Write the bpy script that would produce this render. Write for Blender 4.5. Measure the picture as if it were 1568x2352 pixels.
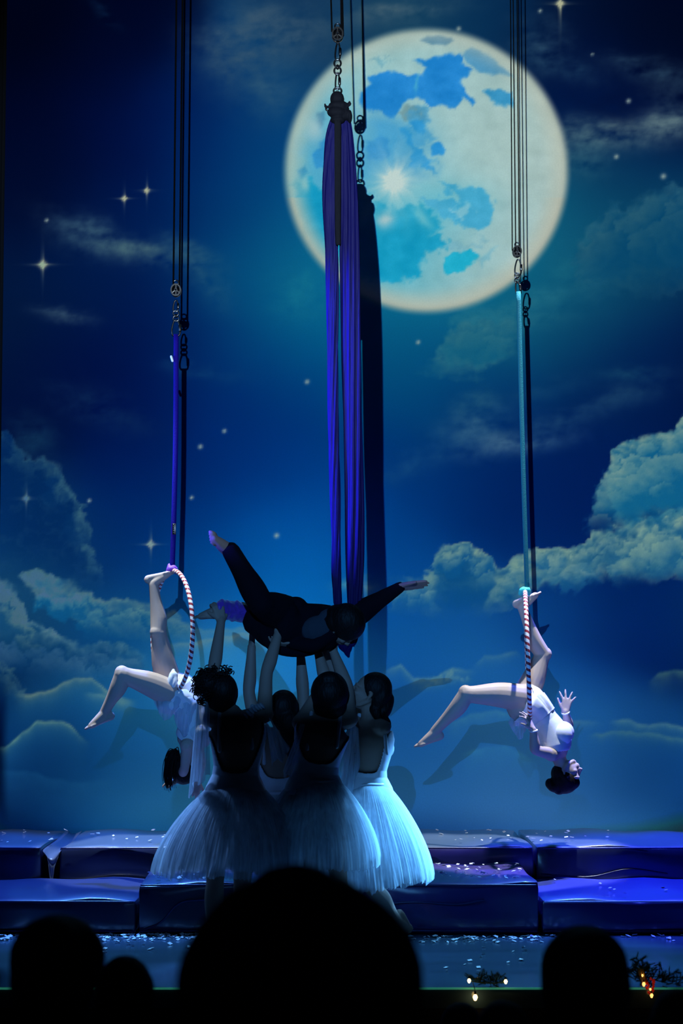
import bpy, math, random
import numpy as np
from mathutils import Vector, Matrix

for o in list(bpy.data.objects):
    bpy.data.objects.remove(o, do_unlink=True)
scene = bpy.context.scene
COL = scene.collection
random.seed(7)
RNG = np.random.default_rng(7)

# ------------------------------------------------------------------ camera
F = 70.0 / 36.0 * 2352.0          # focal length in pixels of the 1568x2352 frame
HC = 1.52                          # eye height above the stage floor
TILT = math.atan2(1540.0 - 1176.0, F)
cam = bpy.data.cameras.new('camera')
cam.sensor_fit = 'VERTICAL'
cam.sensor_height = 36.0
cam.sensor_width = 24.0
cam.lens = 70.0
cam.clip_start = 0.05
cam.dof.use_dof = True
cam.dof.focus_distance = 12.0
cam.dof.aperture_fstop = 3.2
camo = bpy.data.objects.new('camera', cam)
camo.location = (0, 0, HC)
camo.rotation_euler = (math.pi / 2 + TILT, 0, 0)
COL.objects.link(camo)
scene.camera = camo
CT, ST = math.cos(TILT), math.sin(TILT)


def P(px, py, Y):
    """pixel + distance from the viewer (m) -> world point"""
    a = (px - 784.0) / F
    b = -(py - 1176.0) / F
    dy = CT - b * ST
    dz = ST + b * CT
    t = Y / dy
    return Vector((a * t, Y, HC + dz * t))


def PX(x, Y, z):
    """world -> pixel (numpy friendly)"""
    dz = z - HC
    dep = Y * CT + dz * ST
    up = dz * CT - Y * ST
    return 784.0 + F * x / dep, 1176.0 - F * up / dep


# ------------------------------------------------------------------ world, lights, exposure
w = bpy.data.worlds.new('dark_hall')
scene.world = w
w.use_nodes = True
w.node_tree.nodes['Background'].inputs[0].default_value = (0.006, 0.02, 0.06, 1)
w.node_tree.nodes['Background'].inputs[1].default_value = 0.06
scene.view_settings.view_transform = 'Standard'
scene.view_settings.look = 'None'
scene.view_settings.gamma = 1.0
scene.view_settings.use_curve_mapping = False
scene.view_settings.exposure = 0.0


def spot(name, loc, target, power, color, size_deg, blend=0.3, radius=0.03):
    l = bpy.data.lights.new(name, 'SPOT')
    l.energy = power
    l.color = color
    l.spot_size = math.radians(size_deg)
    l.spot_blend = blend
    l.shadow_soft_size = radius
    o = bpy.data.objects.new(name, l)
    o.location = loc
    d = (Vector(target) - Vector(loc)).normalized()
    o.rotation_euler = d.to_track_quat('-Z', 'Y').to_euler()
    COL.objects.link(o)
    return o


YB = 14.4                                   # backdrop
YH = 12.9                                   # hoops
YS = 10.9                                   # silks and lifted flyer
PROJ = Vector((-0.52, 0.0, HC + 2.16))      # projector over the audience, up and left of the camera
spot('projector_light_upper', PROJ, P(960, 480, YB), 5600, (0.90, 1.0, 0.97), 30, 1.0, 0.004)
spot('projector_light_lower', PROJ + Vector((0.02, 0, 0)), P(784, 860, YB), 2400, (0.09, 0.38, 1.0), 30, 0.5, 0.004)
# wing lights that reach the lower part of the screen
spot('wing_wash_left', (-4.6, 13.6, 1.05), (0.5, 14.42, 0.86), 620, (0.72, 0.80, 1.0), 33, 1.0, 0.08)
spot('wing_wash_right', (4.6, 13.6, 1.05), (-0.3, 14.42, 0.86), 640, (0.70, 0.78, 1.0), 33, 1.0, 0.08)
# overhead key lights of the two hoops
spot('hoop_key_left', (-2.0, 12.6, 6.3), P(330, 1560, YH), 2200, (0.76, 0.92, 1.0), 17, 0.35, 0.04)
spot('hoop_key_right', (1.75, 12.75, 6.3), P(1180, 1590, YH), 2500, (0.84, 0.92, 1.0), 17, 0.35, 0.04)
# blue side light on the silks and on the hoop straps, along the stage from the left wing
spot('silk_blue_side', (-5.0, 9.2, 2.9), P(790, 950, YS), 11000, (0.05, 0.04, 1.0), 20.5, 0.6, 0.05)
spot('strap_blue_side', (-5.2, 12.2, 3.6), P(800, 1000, YH - 0.1), 1500, (0.08, 0.30, 1.0), 22, 0.9, 0.05)
# cyan back light over the dancers
spot('dancer_back_right', (3.3, 12.3, 3.5), P(930, 1900, 11.0), 6600, (0.12, 0.46, 1.0), 13, 0.8, 0.05)
spot('dancer_back_left', (-2.6, 12.6, 4.2), P(380, 1840, 10.6), 1400, (0.16, 0.40, 1.0), 12, 0.8, 0.05)
# blue floor wash
spot('floor_wash_right', (2.3, 14.05, 6.3), (2.1, 12.5, 0.0), 5200, (0.05, 0.09, 1.0), 29, 0.7, 0.15)
spot('floor_wash_left', (-1.5, 14.05, 6.3), (-1.7, 12.6, 0.0), 3200, (0.07, 0.22, 1.0), 29, 0.7, 0.15)
spot('added_floor_cyan_right', (1.9, 14.0, 6.3), (1.05, 10.7, 0.0), 2200, (0.16, 0.55, 1.0), 17, 0.6, 0.1)  # added unseen lamp, brightens the floor and flakes at the right
spot('added_floor_cyan_left', (-2.2, 14.0, 6.3), (-1.25, 11.0, 0.0), 1900, (0.16, 0.52, 1.0), 15, 0.6, 0.1)  # its left counterpart, also added to lift the floor and flakes

# ------------------------------------------------------------------ helpers


def link(o, parent=None):
    COL.objects.link(o)
    if parent is not None:
        o.parent = parent
        o.matrix_parent_inverse = Matrix.Identity(4)
    return o


def tag(o, label=None, cat=None, group=None, kind=None):
    if label:
        o['label'] = label
    if cat:
        o['category'] = cat
    if group:
        o['group'] = group
    if kind:
        o['kind'] = kind
    return o


def empty(name, loc, label, cat, group=None):
    e = bpy.data.objects.new(name, None)
    e.empty_display_size = 0.1
    e.location = loc
    link(e)
    tag(e, label, cat, group)
    return e


def V(*a):
    return np.array(a, dtype=float)


def nv(v):
    v = np.array(v, dtype=float)
    n = np.linalg.norm(v)
    return v / n if n > 1e-9 else v


def catmull(pts, vals, sub):
    """pts: list of 3D points, vals: list of tuples; returns resampled arrays"""
    A = np.array([list(p) + list(v) for p, v in zip(pts, vals)], dtype=float)
    if len(A) == 2:
        t = np.linspace(0, 1, sub + 1)[:, None]
        R = A[0] * (1 - t) + A[1] * t
    else:
        E = np.vstack([2 * A[0] - A[1], A, 2 * A[-1] - A[-2]])
        out = []
        for i in range(1, len(E) - 2):
            p0, p1, p2, p3 = E[i - 1], E[i], E[i + 1], E[i + 2]
            for k in range(sub):
                t = k / sub
                out.append(0.5 * (2 * p1 + (p2 - p0) * t + (2 * p0 - 5 * p1 + 4 * p2 - p3) * t * t
                                  + (3 * p1 - p0 - 3 * p2 + p3) * t ** 3))
        out.append(E[-2])
        R = np.array(out)
    return R[:, :3], R[:, 3:]


class MB:
    """collects closed shapes, builds one mesh"""

    def __init__(self):
        self.v = []
        self.f = []

    def _add(self, vs, fs):
        b = len(self.v)
        self.v.extend([tuple(p) for p in vs])
        self.f.extend([tuple(b + i for i in q) for q in fs])
        return b

    def tube(self, pts, radii, seg=12, sub=4, flat=None, caps=True, closed=False, spline=True, twist=0.0, prof=None):
        if not hasattr(radii, '__len__'):
            radii = [radii] * len(pts)
        pts = [np.array(p, dtype=float) for p in pts]
        if closed:
            C = np.array(pts)
            R = np.array(radii, dtype=float)
        elif spline:
            C, R = catmull(pts, [(r,) for r in radii], sub)
            R = np.maximum(R[:, 0], 1e-4)
        else:
            C = np.array(pts)
            R = np.array(radii, dtype=float)
        n = len(C)
        if closed:
            T = np.roll(C, -1, 0) - np.roll(C, 1, 0)
        else:
            T = np.gradient(C, axis=0)
        T = T / np.maximum(np.linalg.norm(T, axis=1, keepdims=True), 1e-9)
        ref = V(0, 0, 1) if abs(T[0][2]) < 0.9 else V(0, 1, 0)
        N = nv(np.cross(T[0], ref))
        rings = []
        cl = []
        rl = []
        fr = []
        for i in range(n):
            N = nv(N - T[i] * np.dot(N, T[i]))
            B = np.cross(T[i], N)
            fr.append((N.copy(), B))
        idx = [(i, 0.0, 1.0) for i in range(n)]
        if caps and not closed:
            pre = [(0, -math.sin(a), math.cos(a)) for a in (1.2, 0.65)]
            post = [(n - 1, math.sin(a), math.cos(a)) for a in (0.65, 1.2)]
            idx = pre + idx + post
        ang = np.linspace(0, 2 * math.pi, seg, endpoint=False)
        vs = []
        for k, (i, off, rs) in enumerate(idx):
            Nn, B = fr[i]
            c = C[i] + T[i] * off * R[i]
            a = ang + twist * i
            m = np.ones(seg) if prof is None else prof(ang, i / max(1, n - 1))
            O = (np.cos(a) * m)[:, None] * Nn + (np.sin(a) * m)[:, None] * B
            O = O * R[i] * rs
            if flat is not None:
                d, fac = flat
                d = nv(d)
                O = O + np.outer(O @ d, d) * (fac - 1.0)
            vs.extend(c + O)
        m = len(idx)
        fs = []
        for i in range(m if closed else m - 1):
            j = (i + 1) % m
            for s in range(seg):
                s2 = (s + 1) % seg
                fs.append((i * seg + s, i * seg + s2, j * seg + s2, j * seg + s))
        if not closed:
            fs.append(tuple(reversed(range(seg))))
            fs.append(tuple((m - 1) * seg + s for s in range(seg)))
        return self._add(vs, fs)

    def ell(self, c, axes, rad, nu=12, nv_=8):
        c = np.array(c, dtype=float)
        ax = [nv(a) for a in axes]
        vs = [c + ax[2] * rad[2]]
        for i in range(1, nv_):
            th = math.pi * i / nv_
            for j in range(nu):
                ph = 2 * math.pi * j / nu
                vs.append(c + ax[0] * rad[0] * math.sin(th) * math.cos(ph)
                          + ax[1] * rad[1] * math.sin(th) * math.sin(ph) + ax[2] * rad[2] * math.cos(th))
        vs.append(c - ax[2] * rad[2])
        fs = []
        for j in range(nu):
            fs.append((0, 1 + j, 1 + (j + 1) % nu))
        for i in range(nv_ - 2):
            for j in range(nu):
                a = 1 + i * nu + j
                b = 1 + i * nu + (j + 1) % nu
                fs.append((a, a + nu, b + nu, b))
        last = len(vs) - 1
        for j in range(nu):
            a = 1 + (nv_ - 2) * nu
            fs.append((last, a + (j + 1) % nu, a + j))
        return self._add(vs, fs)

    def ball(self, c, r, nu=12, nv_=8):
        return self.ell(c, (V(1, 0, 0), V(0, 1, 0), V(0, 0, 1)), (r, r, r), nu, nv_)

    def box(self, c, axes, half):
        c = np.array(c, dtype=float)
        ax = [nv(a) for a in axes]
        vs = []
        for sx in (-1, 1):
            for sy in (-1, 1):
                for sz in (-1, 1):
                    vs.append(c + ax[0] * half[0] * sx + ax[1] * half[1] * sy + ax[2] * half[2] * sz)
        fs = [(0, 1, 3, 2), (4, 6, 7, 5), (0, 4, 5, 1), (2, 3, 7, 6), (0, 2, 6, 4), (1, 5, 7, 3)]
        return self._add(vs, fs)

    def grid(self, G):
        """G: array (m,n,3) open sheet"""
        m, n = len(G), len(G[0])
        vs = [G[i][j] for i in range(m) for j in range(n)]
        fs = [(i * n + j, i * n + j + 1, (i + 1) * n + j + 1, (i + 1) * n + j) for i in range(m - 1) for j in range(n - 1)]
        return self._add(vs, fs)

    def build(self, name, mat, parent=None, remesh=None, smooth_it=0, smooth=True, solid=None, bevel=None, subd=0):
        me = bpy.data.meshes.new(name)
        me.from_pydata(self.v, [], self.f)
        me.update()
        o = bpy.data.objects.new(name, me)
        if remesh or solid or subd or bevel:
            COL.objects.link(o)
            if remesh:
                md = o.modifiers.new('r', 'REMESH')
                md.mode = 'VOXEL'
                md.voxel_size = remesh
                md.use_smooth_shade = True
            if smooth_it:
                md = o.modifiers.new('s', 'SMOOTH')
                md.factor = 0.5
                md.iterations = smooth_it
            if solid:
                md = o.modifiers.new('t', 'SOLIDIFY')
                md.thickness = solid
                md.offset = 0
            if bevel:
                md = o.modifiers.new('b', 'BEVEL')
                md.width = bevel
                md.segments = 3
                md.limit_method = 'ANGLE'
            if subd:
                md = o.modifiers.new('d', 'SUBSURF')
                md.levels = subd
                md.render_levels = subd
            dg = bpy.context.evaluated_depsgraph_get()
            ev = o.evaluated_get(dg)
            m2 = bpy.data.meshes.new_from_object(ev)
            COL.objects.unlink(o)
            bpy.data.objects.remove(o)
            bpy.data.meshes.remove(me)
            m2.name = name
            me = m2
            o = bpy.data.objects.new(name, me)
        if smooth:
            me.polygons.foreach_set('use_smooth', [True] * len(me.polygons))
        me.materials.clear()
        me.materials.append(mat)
        link(o)
        if parent is not None:
            o.parent = parent
            o.matrix_parent_inverse = Matrix.Translation(-Vector(parent.location))
        return o


# ------------------------------------------------------------------ materials


def mat(name, col, rough=0.6, metal=0.0, noise=0.0, nscale=20.0, bump=0.0, bscale=60.0, sheen=0.0, spec=0.5, stretch=None,
        emit=None, estr=0.0, coat=0.0):
    m = bpy.data.materials.new(name)
    m.use_nodes = True
    nt = m.node_tree
    b = nt.nodes['Principled BSDF']
    b.inputs['Base Color'].default_value = (*col, 1)
    b.inputs['Roughness'].default_value = rough
    b.inputs['Metallic'].default_value = metal
    b.inputs['Specular IOR Level'].default_value = spec
    if sheen:
        b.inputs['Sheen Weight'].default_value = sheen
    if coat:
        b.inputs['Coat Weight'].default_value = coat
        b.inputs['Coat Roughness'].default_value = 0.15
    if emit:
        b.inputs['Emission Color'].default_value = (*emit, 1)
        b.inputs['Emission Strength'].default_value = estr
    if noise or bump:
        tc = nt.nodes.new('ShaderNodeTexCoord')
        mp = nt.nodes.new('ShaderNodeMapping')
        nt.links.new(tc.outputs['Object'], mp.inputs['Vector'])
        if stretch:
            mp.inputs['Scale'].default_value = stretch
        if noise:
            n = nt.nodes.new('ShaderNodeTexNoise')
            n.inputs['Scale'].default_value = nscale
            n.inputs['Detail'].default_value = 3
            nt.links.new(mp.outputs['Vector'], n.inputs['Vector'])
            mx = nt.nodes.new('ShaderNodeMix')
            mx.data_type = 'RGBA'
            mx.inputs[6].default_value = (*[c * (1 - noise) for c in col], 1)
            mx.inputs[7].default_value = (*[min(1, c * (1 + noise)) for c in col], 1)
            nt.links.new(n.outputs['Fac'], mx.inputs[0])
            nt.links.new(mx.outputs[2], b.inputs['Base Color'])
        if bump:
            n2 = nt.nodes.new('ShaderNodeTexNoise')
            n2.inputs['Scale'].default_value = bscale
            n2.inputs['Detail'].default_value = 2
            nt.links.new(mp.outputs['Vector'], n2.inputs['Vector'])
            bp = nt.nodes.new('ShaderNodeBump')
            bp.inputs['Strength'].default_value = bump
            bp.inputs['Distance'].default_value = 0.01
            nt.links.new(n2.outputs['Fac'], bp.inputs['Height'])
            nt.links.new(bp.outputs['Normal'], b.inputs['Normal'])
    return m


def sheer(name, col, alpha, trans=0.5, scale=300.0):
    """woven sheer cloth: lets part of the light straight through, glows when lit from behind"""
    m = bpy.data.materials.new(name)
    m.use_nodes = True
    nt = m.node_tree
    nt.nodes.clear()
    out = nt.nodes.new('ShaderNodeOutputMaterial')
    d = nt.nodes.new('ShaderNodeBsdfDiffuse')
    t = nt.nodes.new('ShaderNodeBsdfTranslucent')
    tr = nt.nodes.new('ShaderNodeBsdfTransparent')
    d.inputs[0].default_value = (*col, 1)
    t.inputs[0].default_value = (*col, 1)
    m1 = nt.nodes.new('ShaderNodeMixShader')
    m1.inputs[0].default_value = trans
    nt.links.new(d.outputs[0], m1.inputs[1])
    nt.links.new(t.outputs[0], m1.inputs[2])
    m2 = nt.nodes.new('ShaderNodeMixShader')
    tc = nt.nodes.new('ShaderNodeTexCoord')
    n = nt.nodes.new('ShaderNodeTexNoise')
    n.inputs['Scale'].default_value = 28
    n.inputs['Detail'].default_value = 4
    mp = nt.nodes.new('ShaderNodeMapping')
    mp.inputs['Scale'].default_value = (1.0, 1.0, 0.18)
    nt.links.new(tc.outputs['Object'], mp.inputs[0])
    nt.links.new(mp.outputs[0], n.inputs['Vector'])
    mr = nt.nodes.new('ShaderNodeMapRange')
    mr.inputs[1].default_value = 0.3
    mr.inputs[2].default_value = 0.7
    mr.inputs[3].default_value = max(0, alpha - 0.16)
    mr.inputs[4].default_value = min(1, alpha + 0.16)
    nt.links.new(n.outputs['Fac'], mr.inputs[0])
    nt.links.new(mr.outputs[0], m2.inputs[0])
    nt.links.new(tr.outputs[0], m2.inputs[1])
    nt.links.new(m1.outputs[0], m2.inputs[2])
    nt.links.new(m2.outputs[0], out.inputs[0])
    return m


M = {}
M['skin'] = mat('skin', (0.48, 0.37, 0.32), 0.55, spec=0.3, noise=0.06, nscale=9)
M['skin_b'] = mat('skin_dancer', (0.30, 0.19, 0.145), 0.6, spec=0.3, noise=0.06, nscale=9)
M['hair'] = mat('dark_hair', (0.006, 0.004, 0.004), 0.6, spec=0.2, noise=0.3, nscale=60, bump=0.5, bscale=90, stretch=(1, 1, 0.25))
M['black_cloth'] = mat('black_cloth', (0.005, 0.004, 0.008), 0.95, spec=0.08, bump=0.3, bscale=35)
M['purple_velvet'] = mat('purple_velvet', (0.16, 0.035, 0.40), 0.4, noise=0.5, nscale=30, bump=0.7, bscale=40, sheen=0.6)
M['white_cloth'] = mat('white_stretch_cloth', (0.68, 0.70, 0.76), 0.6, bump=0.1, bscale=30)
M['bodice'] = mat('white_satin_bodice', (0.62, 0.64, 0.70), 0.4, bump=0.1, bscale=40)
M['tulle'] = sheer('white_tulle', (0.80, 0.86, 0.92), 0.42, 0.42)
M['chiffon'] = sheer('white_chiffon', (0.72, 0.80, 0.88), 0.42, 0.55)
M['silk'] = mat('violet_blue_silk', (0.003, 0.003, 0.065), 0.6, spec=0.12, noise=0.35, nscale=18, bump=0.5, bscale=50, stretch=(3, 3, 0.06))
M['silk_dark'] = mat('grey_blue_silk_knot', (0.004, 0.005, 0.009), 0.8, spec=0.12, bump=0.5, bscale=30)
M['strap_violet'] = mat('violet_webbing', (0.008, 0.003, 0.22), 0.7, spec=0.1, bump=0.4, bscale=200)
M['strap_teal'] = mat('teal_webbing', (0.006, 0.12, 0.17), 0.7, spec=0.15, bump=0.4, bscale=200)
M['knot_teal'] = mat('teal_knot_cloth', (0.05, 0.55, 0.48), 0.6, bump=0.4, bscale=60)
M['knot_violet'] = mat('violet_knot_cloth', (0.22, 0.06, 0.55), 0.6, bump=0.4, bscale=60)
M['rope'] = mat('black_rope', (0.002, 0.002, 0.0025), 0.95, spec=0.05, bump=0.6, bscale=150)
M['steel'] = mat('polished_steel', (0.06, 0.07, 0.085), 0.22, 1.0)
M['black_steel'] = mat('black_steel', (0.003, 0.003, 0.004), 0.3, 0.0, spec=0.35)
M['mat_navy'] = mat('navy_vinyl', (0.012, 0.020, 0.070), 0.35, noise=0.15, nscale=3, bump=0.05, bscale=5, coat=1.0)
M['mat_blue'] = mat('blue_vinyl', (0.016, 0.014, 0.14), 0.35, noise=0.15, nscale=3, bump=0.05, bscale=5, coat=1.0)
M['piping'] = mat('vinyl_piping', (0.012, 0.02, 0.12), 0.3)
M['piping_highlight'] = mat('edge_highlight_piping', (0.30, 0.38, 0.75), 0.3)  # highlight along the mat's top edge, painted in as paler piping
M['pale_vinyl'] = mat('pale_grey_vinyl', (0.10, 0.13, 0.20), 0.35)
M['stage'] = mat('stage_floor_lino', (0.05, 0.10, 0.16), 0.16, noise=0.5, nscale=1.2, bump=0.03, bscale=4, stretch=(0.5, 3, 1))
M['stage_front'] = mat('stage_front_black', (0.008, 0.008, 0.009), 0.8)
M['hall'] = mat('dark_carpet', (0.01, 0.01, 0.011), 0.95)
M['drape'] = mat('black_drape', (0.006, 0.006, 0.008), 0.95, bump=0.3, bscale=6, stretch=(6, 6, 0.3))
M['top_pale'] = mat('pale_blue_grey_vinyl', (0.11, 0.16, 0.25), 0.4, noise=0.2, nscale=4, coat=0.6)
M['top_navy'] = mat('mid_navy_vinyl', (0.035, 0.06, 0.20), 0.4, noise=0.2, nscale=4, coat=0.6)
M['top_violet'] = mat('violet_wash_vinyl', (0.085, 0.06, 0.30), 0.4, noise=0.2, nscale=4, coat=0.6)  # violet of the blue wash light put into the top colour
M['top_blue'] = mat('blue_wash_vinyl', (0.05, 0.07, 0.40), 0.4, noise=0.2, nscale=4, coat=0.6)  # blue wash light on this top painted into its base colour
M['snow'] = mat('paper_snow', (0.8, 0.85, 0.9), 0.6)
M['fir'] = mat('fir_green', (0.015, 0.05, 0.022), 0.6, noise=0.4, nscale=40)
M['berry'] = mat('red_berry', (0.5, 0.01, 0.01), 0.25, emit=(1.0, 0.02, 0.0), estr=0.12)  # small red glow added to the berry colour
M['bulb'] = mat('warm_bulb', (1.0, 0.7, 0.3), 0.4, emit=(1.0, 0.62, 0.22), estr=9.0)
M['bulb_dim'] = mat('warm_bulb_dim', (1.0, 0.6, 0.2), 0.4, emit=(1.0, 0.5, 0.12), estr=2.2)
M['ribbon'] = mat('gold_ribbon', (0.6, 0.4, 0.12), 0.35, 0.6)
M['audience_cloth'] = mat('audience_dark_cloth', (0.010, 0.010, 0.011), 0.9)
M['audience_hair'] = mat('audience_dark_hair', (0.006, 0.005, 0.005), 0.7, bump=0.4, bscale=80)
M['audience_skin'] = mat('audience_skin', (0.05, 0.035, 0.03), 0.7)
M['seat'] = mat('dark_seat', (0.012, 0.006, 0.007), 0.9)
M['edge_strip'] = mat('stage_edge_strip', (0.15, 0.75, 0.55), 0.3, emit=(0.1, 0.9, 0.6), estr=0.12)  # added green glow stands in for light the strip reflects
M['nail'] = mat('toe_nail', (0.75, 0.65, 0.62), 0.25)

# ------------------------------------------------------------------ the screen picture (projected night sky, painted into the cloth colour)


def lin(c):
    c = np.asarray(c, dtype=float) / 255.0
    return np.where(c <= 0.04045, c / 12.92, ((c + 0.055) / 1.055) ** 2.4)


_perm = np.random.default_rng(3).permutation(512)


def _hash(ix, iy):
    return _perm[(_perm[ix & 511] + iy) & 511]


def perlin(x, y):
    ix = np.floor(x).astype(int)
    iy = np.floor(y).astype(int)
    fx = x - ix
    fy = y - iy
    u = fx * fx * fx * (fx * (fx * 6 - 15) + 10)
    v = fy * fy * fy * (fy * (fy * 6 - 15) + 10)

    def g(i, j):
        a = _hash(i, j) * (2 * math.pi / 512)
        return np.cos(a) * (x - i) + np.sin(a) * (y - j)
    a = g(ix, iy)
    b = g(ix + 1, iy)
    c = g(ix, iy + 1)
    d = g(ix + 1, iy + 1)
    return ((a * (1 - u) + b * u) * (1 - v) + (c * (1 - u) + d * u) * v) * 1.5


def fbm(x, y, oct=5, gain=0.5):
    s = np.zeros_like(x)
    a = 1.0
    t = 0
    for i in range(oct):
        s += a * perlin(x * 2 ** i + 17.3 * i, y * 2 ** i + 9.1 * i)
        t += a
        a *= gain
    return s / t


def sdpoly(x, y, poly):
    """signed distance, negative inside"""
    p = np.array(poly, dtype=float)
    d = np.full(x.shape, 1e12)
    ins = np.zeros(x.shape, dtype=bool)
    n = len(p)
    for i in range(n):
        a = p[i]
        b = p[(i + 1) % n]
        e = b - a
        wx = x - a[0]
        wy = y - a[1]
        t = np.clip((wx * e[0] + wy * e[1]) / (e @ e), 0, 1)
        d = np.minimum(d, (wx - e[0] * t) ** 2 + (wy - e[1] * t) ** 2)
        c = ((a[1] > y) != (b[1] > y))
        if abs(b[1] - a[1]) > 1e-9:
            ins ^= c & (x < (b[0] - a[0]) * (y - a[1]) / (b[1] - a[1]) + a[0])
    d = np.sqrt(d)
    return np.where(ins, -d, d)


def sst(a, b, x):
    t = np.clip((x - a) / (b - a), 0, 1)
    return t * t * (3 - 2 * t)


def illum(px, py):
    """light that falls on the screen (fitted from a white screen), used to choose the picture's pigment"""
    return ILL(px, py)


def picture(x, y):
    """sRGB (0..255) night-sky picture at picture coordinates x, y"""
    sky = [(-200, -100, 0, 2, 14), (60, 60, 0, 3, 22), (60, 300, 0, 5, 34), (250, 120, 0, 6, 36), (250, 330, 0, 12, 58),
           (80, 430, 1, 12, 46), (370, 300, 0, 20, 76), (480, 330, 0, 33, 93), (560, 330, 2, 52, 112), (620, 400, 2, 74, 127),
           (560, 520, 2, 60, 115), (640, 620, 6, 92, 132), (700, 760, 0, 90, 136), (580, 700, 4, 74, 120), (470, 480, 1, 38, 96),
           (330, 500, 1, 26, 78), (200, 640, 1, 26, 72), (60, 720, 2, 22, 58), (330, 760, 1, 24, 78), (200, 860, 0, 12, 62),
           (90, 920, 1, 16, 56), (330, 960, 0, 18, 74), (500, 800, 1, 38, 100), (520, 960, 0, 36, 103), (650, 900, 1, 50, 116),
           (330, 1100, 0, 28, 88), (480, 1130, 0, 42, 110), (640, 1080, 0, 50, 120), (300, 1220, 0, 38, 98), (460, 1280, 2, 66, 136),
           (620, 1280, 1, 82, 158), (690, 1360, 6, 106, 184), (720, 1200, 2, 70, 146), (100, 1240, 8, 52, 96), (80, 1420, 12, 58, 98),
           (300, 1480, 12, 72, 122), (60, 1600, 8, 52, 98), (250, 1560, 12, 74, 130), (80, 1760, 4, 42, 90), (60, 1870, 0, 26, 68),
           (300, 1760, 20, 82, 138), (330, 1870, 30, 88, 130), (180, 1820, 6, 58, 108), (480, 1560, 40, 122, 176), (600, 1560, 28, 112, 180),
           (900, 1600, 18, 80, 148), (960, 1720, 20, 80, 142), (1000, 1850, 36, 86, 140), (1200, 1860, 44, 94, 148), (1400, 1860, 38, 88, 142),
           (1540, 1860, 10, 56, 108), (1150, 1700, 34, 92, 150), (1350, 1700, 32, 94, 154), (1500, 1720, 12, 62, 120), (1100, 1560, 22, 86, 150),
           (1300, 1560, 14, 70, 138), (1480, 1500, 0, 32, 94), (1540, 1620, 4, 44, 98), (1060, 1440, 14, 78, 144), (1280, 1420, 6, 58, 124),
           (1430, 1400, 0, 26, 82), (950, 1280, 2, 64, 134), (920, 1440, 8, 76, 146), (1130, 1200, 0, 38, 101), (1280, 1180, 0, 28, 88), (930, 1100, 1, 48, 112),
           (940, 880, 0, 58, 114), (1130, 1090, 0, 36, 96), (1300, 1100, 0, 27, 84), (1350, 900, 0, 28, 80), (1500, 820, 0, 23, 74),
           (1120, 900, 2, 46, 102), (940, 800, 4, 84, 122), (1180, 760, 10, 86, 116), (1350, 740, 8, 66, 100), (1500, 600, 8, 60, 92),
           (1330, 520, 14, 84, 114), (1400, 420, 6, 54, 92), (1440, 240, 0, 15, 62), (1330, 180, 1, 22, 68), (1500, 60, 0, 5, 28),
           (1320, 60, 2, 16, 46), (1540, 130, 1, 12, 40), (1700, 100, 0, 4, 24), (1700, 800, 2, 22, 60), (1120, 40, 6, 46, 84), (760, 40, 18, 52, 88),
           (640, 220, 12, 66, 112), (900, 60, 22, 66, 94), (1700, 1500, 6, 40, 84), (-150, 800, 2, 20, 50), (-150, 1500, 8, 46, 84), (860, 1750, 24, 80, 136)]
    num = np.zeros(x.shape + (3,))
    den = np.zeros(x.shape)
    wx = x + 26 * fbm(x / 210, y / 210, 3)
    wy = y + 26 * fbm(x / 210 + 40, y / 210, 3)
    for sx, sy, r, g, b in sky:
        d2 = (wx - sx) ** 2 + (wy - sy) ** 2
        wgt = np.exp(-d2 / (2 * 95.0 ** 2)) + 1e-5 / (1 + d2 / 1e4)
        num += wgt[..., None] * np.array([r, g, b], dtype=float)
        den += wgt
    img = num / den[..., None]

    n1 = fbm(x / 90, y / 70, 5, 0.55)
    n2 = fbm(x / 34 + 11, y / 30 + 5, 4, 0.55)
    n3 = fbm(x / 150 + 3, y / 60 + 8, 5, 0.6)

    RY = y[:, 0]
    CX = x[y.shape[0] // 2]
    fx, fy = x, y
    FN = dict(n1=n1, n2=n2, n3=n3, bil=1 - 0.55 * np.abs(perlin((x + 26 * n1) / 64 + 5, (y + 26 * n2) / 56 + 2)) * 2 - 0.45 * np.abs(perlin((x + 20 * n2) / 25 + 8, (y + 20 * n1) / 23 + 4)) * 2, b1=fbm(x / 30 + 70, y / 30 + 3, 4), b2=fbm(x / 14, y / 14, 3), b3=fbm(x / 26 + 30, y / 26, 4))

    def box(xa, xb, ya, yb, mg=70):
        """the part of the picture grid that a shape touches"""
        r = np.where((RY > ya - mg) & (RY < yb + mg))[0]
        c = np.where((CX > xa - mg) & (CX < xb + mg))[0]
        if len(r) == 0 or len(c) == 0:
            return None
        return (slice(r[0], r[-1] + 1), slice(c[0], c[-1] + 1))

    def over(col, a, S=(slice(None), slice(None))):
        img[S] = img[S] * (1 - a[..., None]) + np.array(col, dtype=float) * a[..., None]

    def wisp(cx, cy, rx, ry, col, a, rot=0.0, rough=1.0):
        c, s = math.cos(math.radians(rot)), math.sin(math.radians(rot))
        S = box(cx - 2.2 * max(rx, ry), cx + 2.2 * max(rx, ry), cy - 2.2 * max(rx, ry), cy + 2.2 * max(rx, ry))
        if S is None:
            return
        x, y, n1, n2, n3 = fx[S], fy[S], FN['n1'][S], FN['n2'][S], FN['n3'][S]
        X = x + 30 * n1 - cx
        Y = y + 24 * n3 - cy
        u = (X * c + Y * s) / rx
        v = (-X * s + Y * c) / ry
        m = np.exp(-(u * u + v * v) * 1.1)
        m = m * np.clip(0.75 + rough * (1.3 * n3 + 0.7 * n2), 0, 1.5)
        over(col, np.clip(m * a, 0, 0.95), S)

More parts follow.
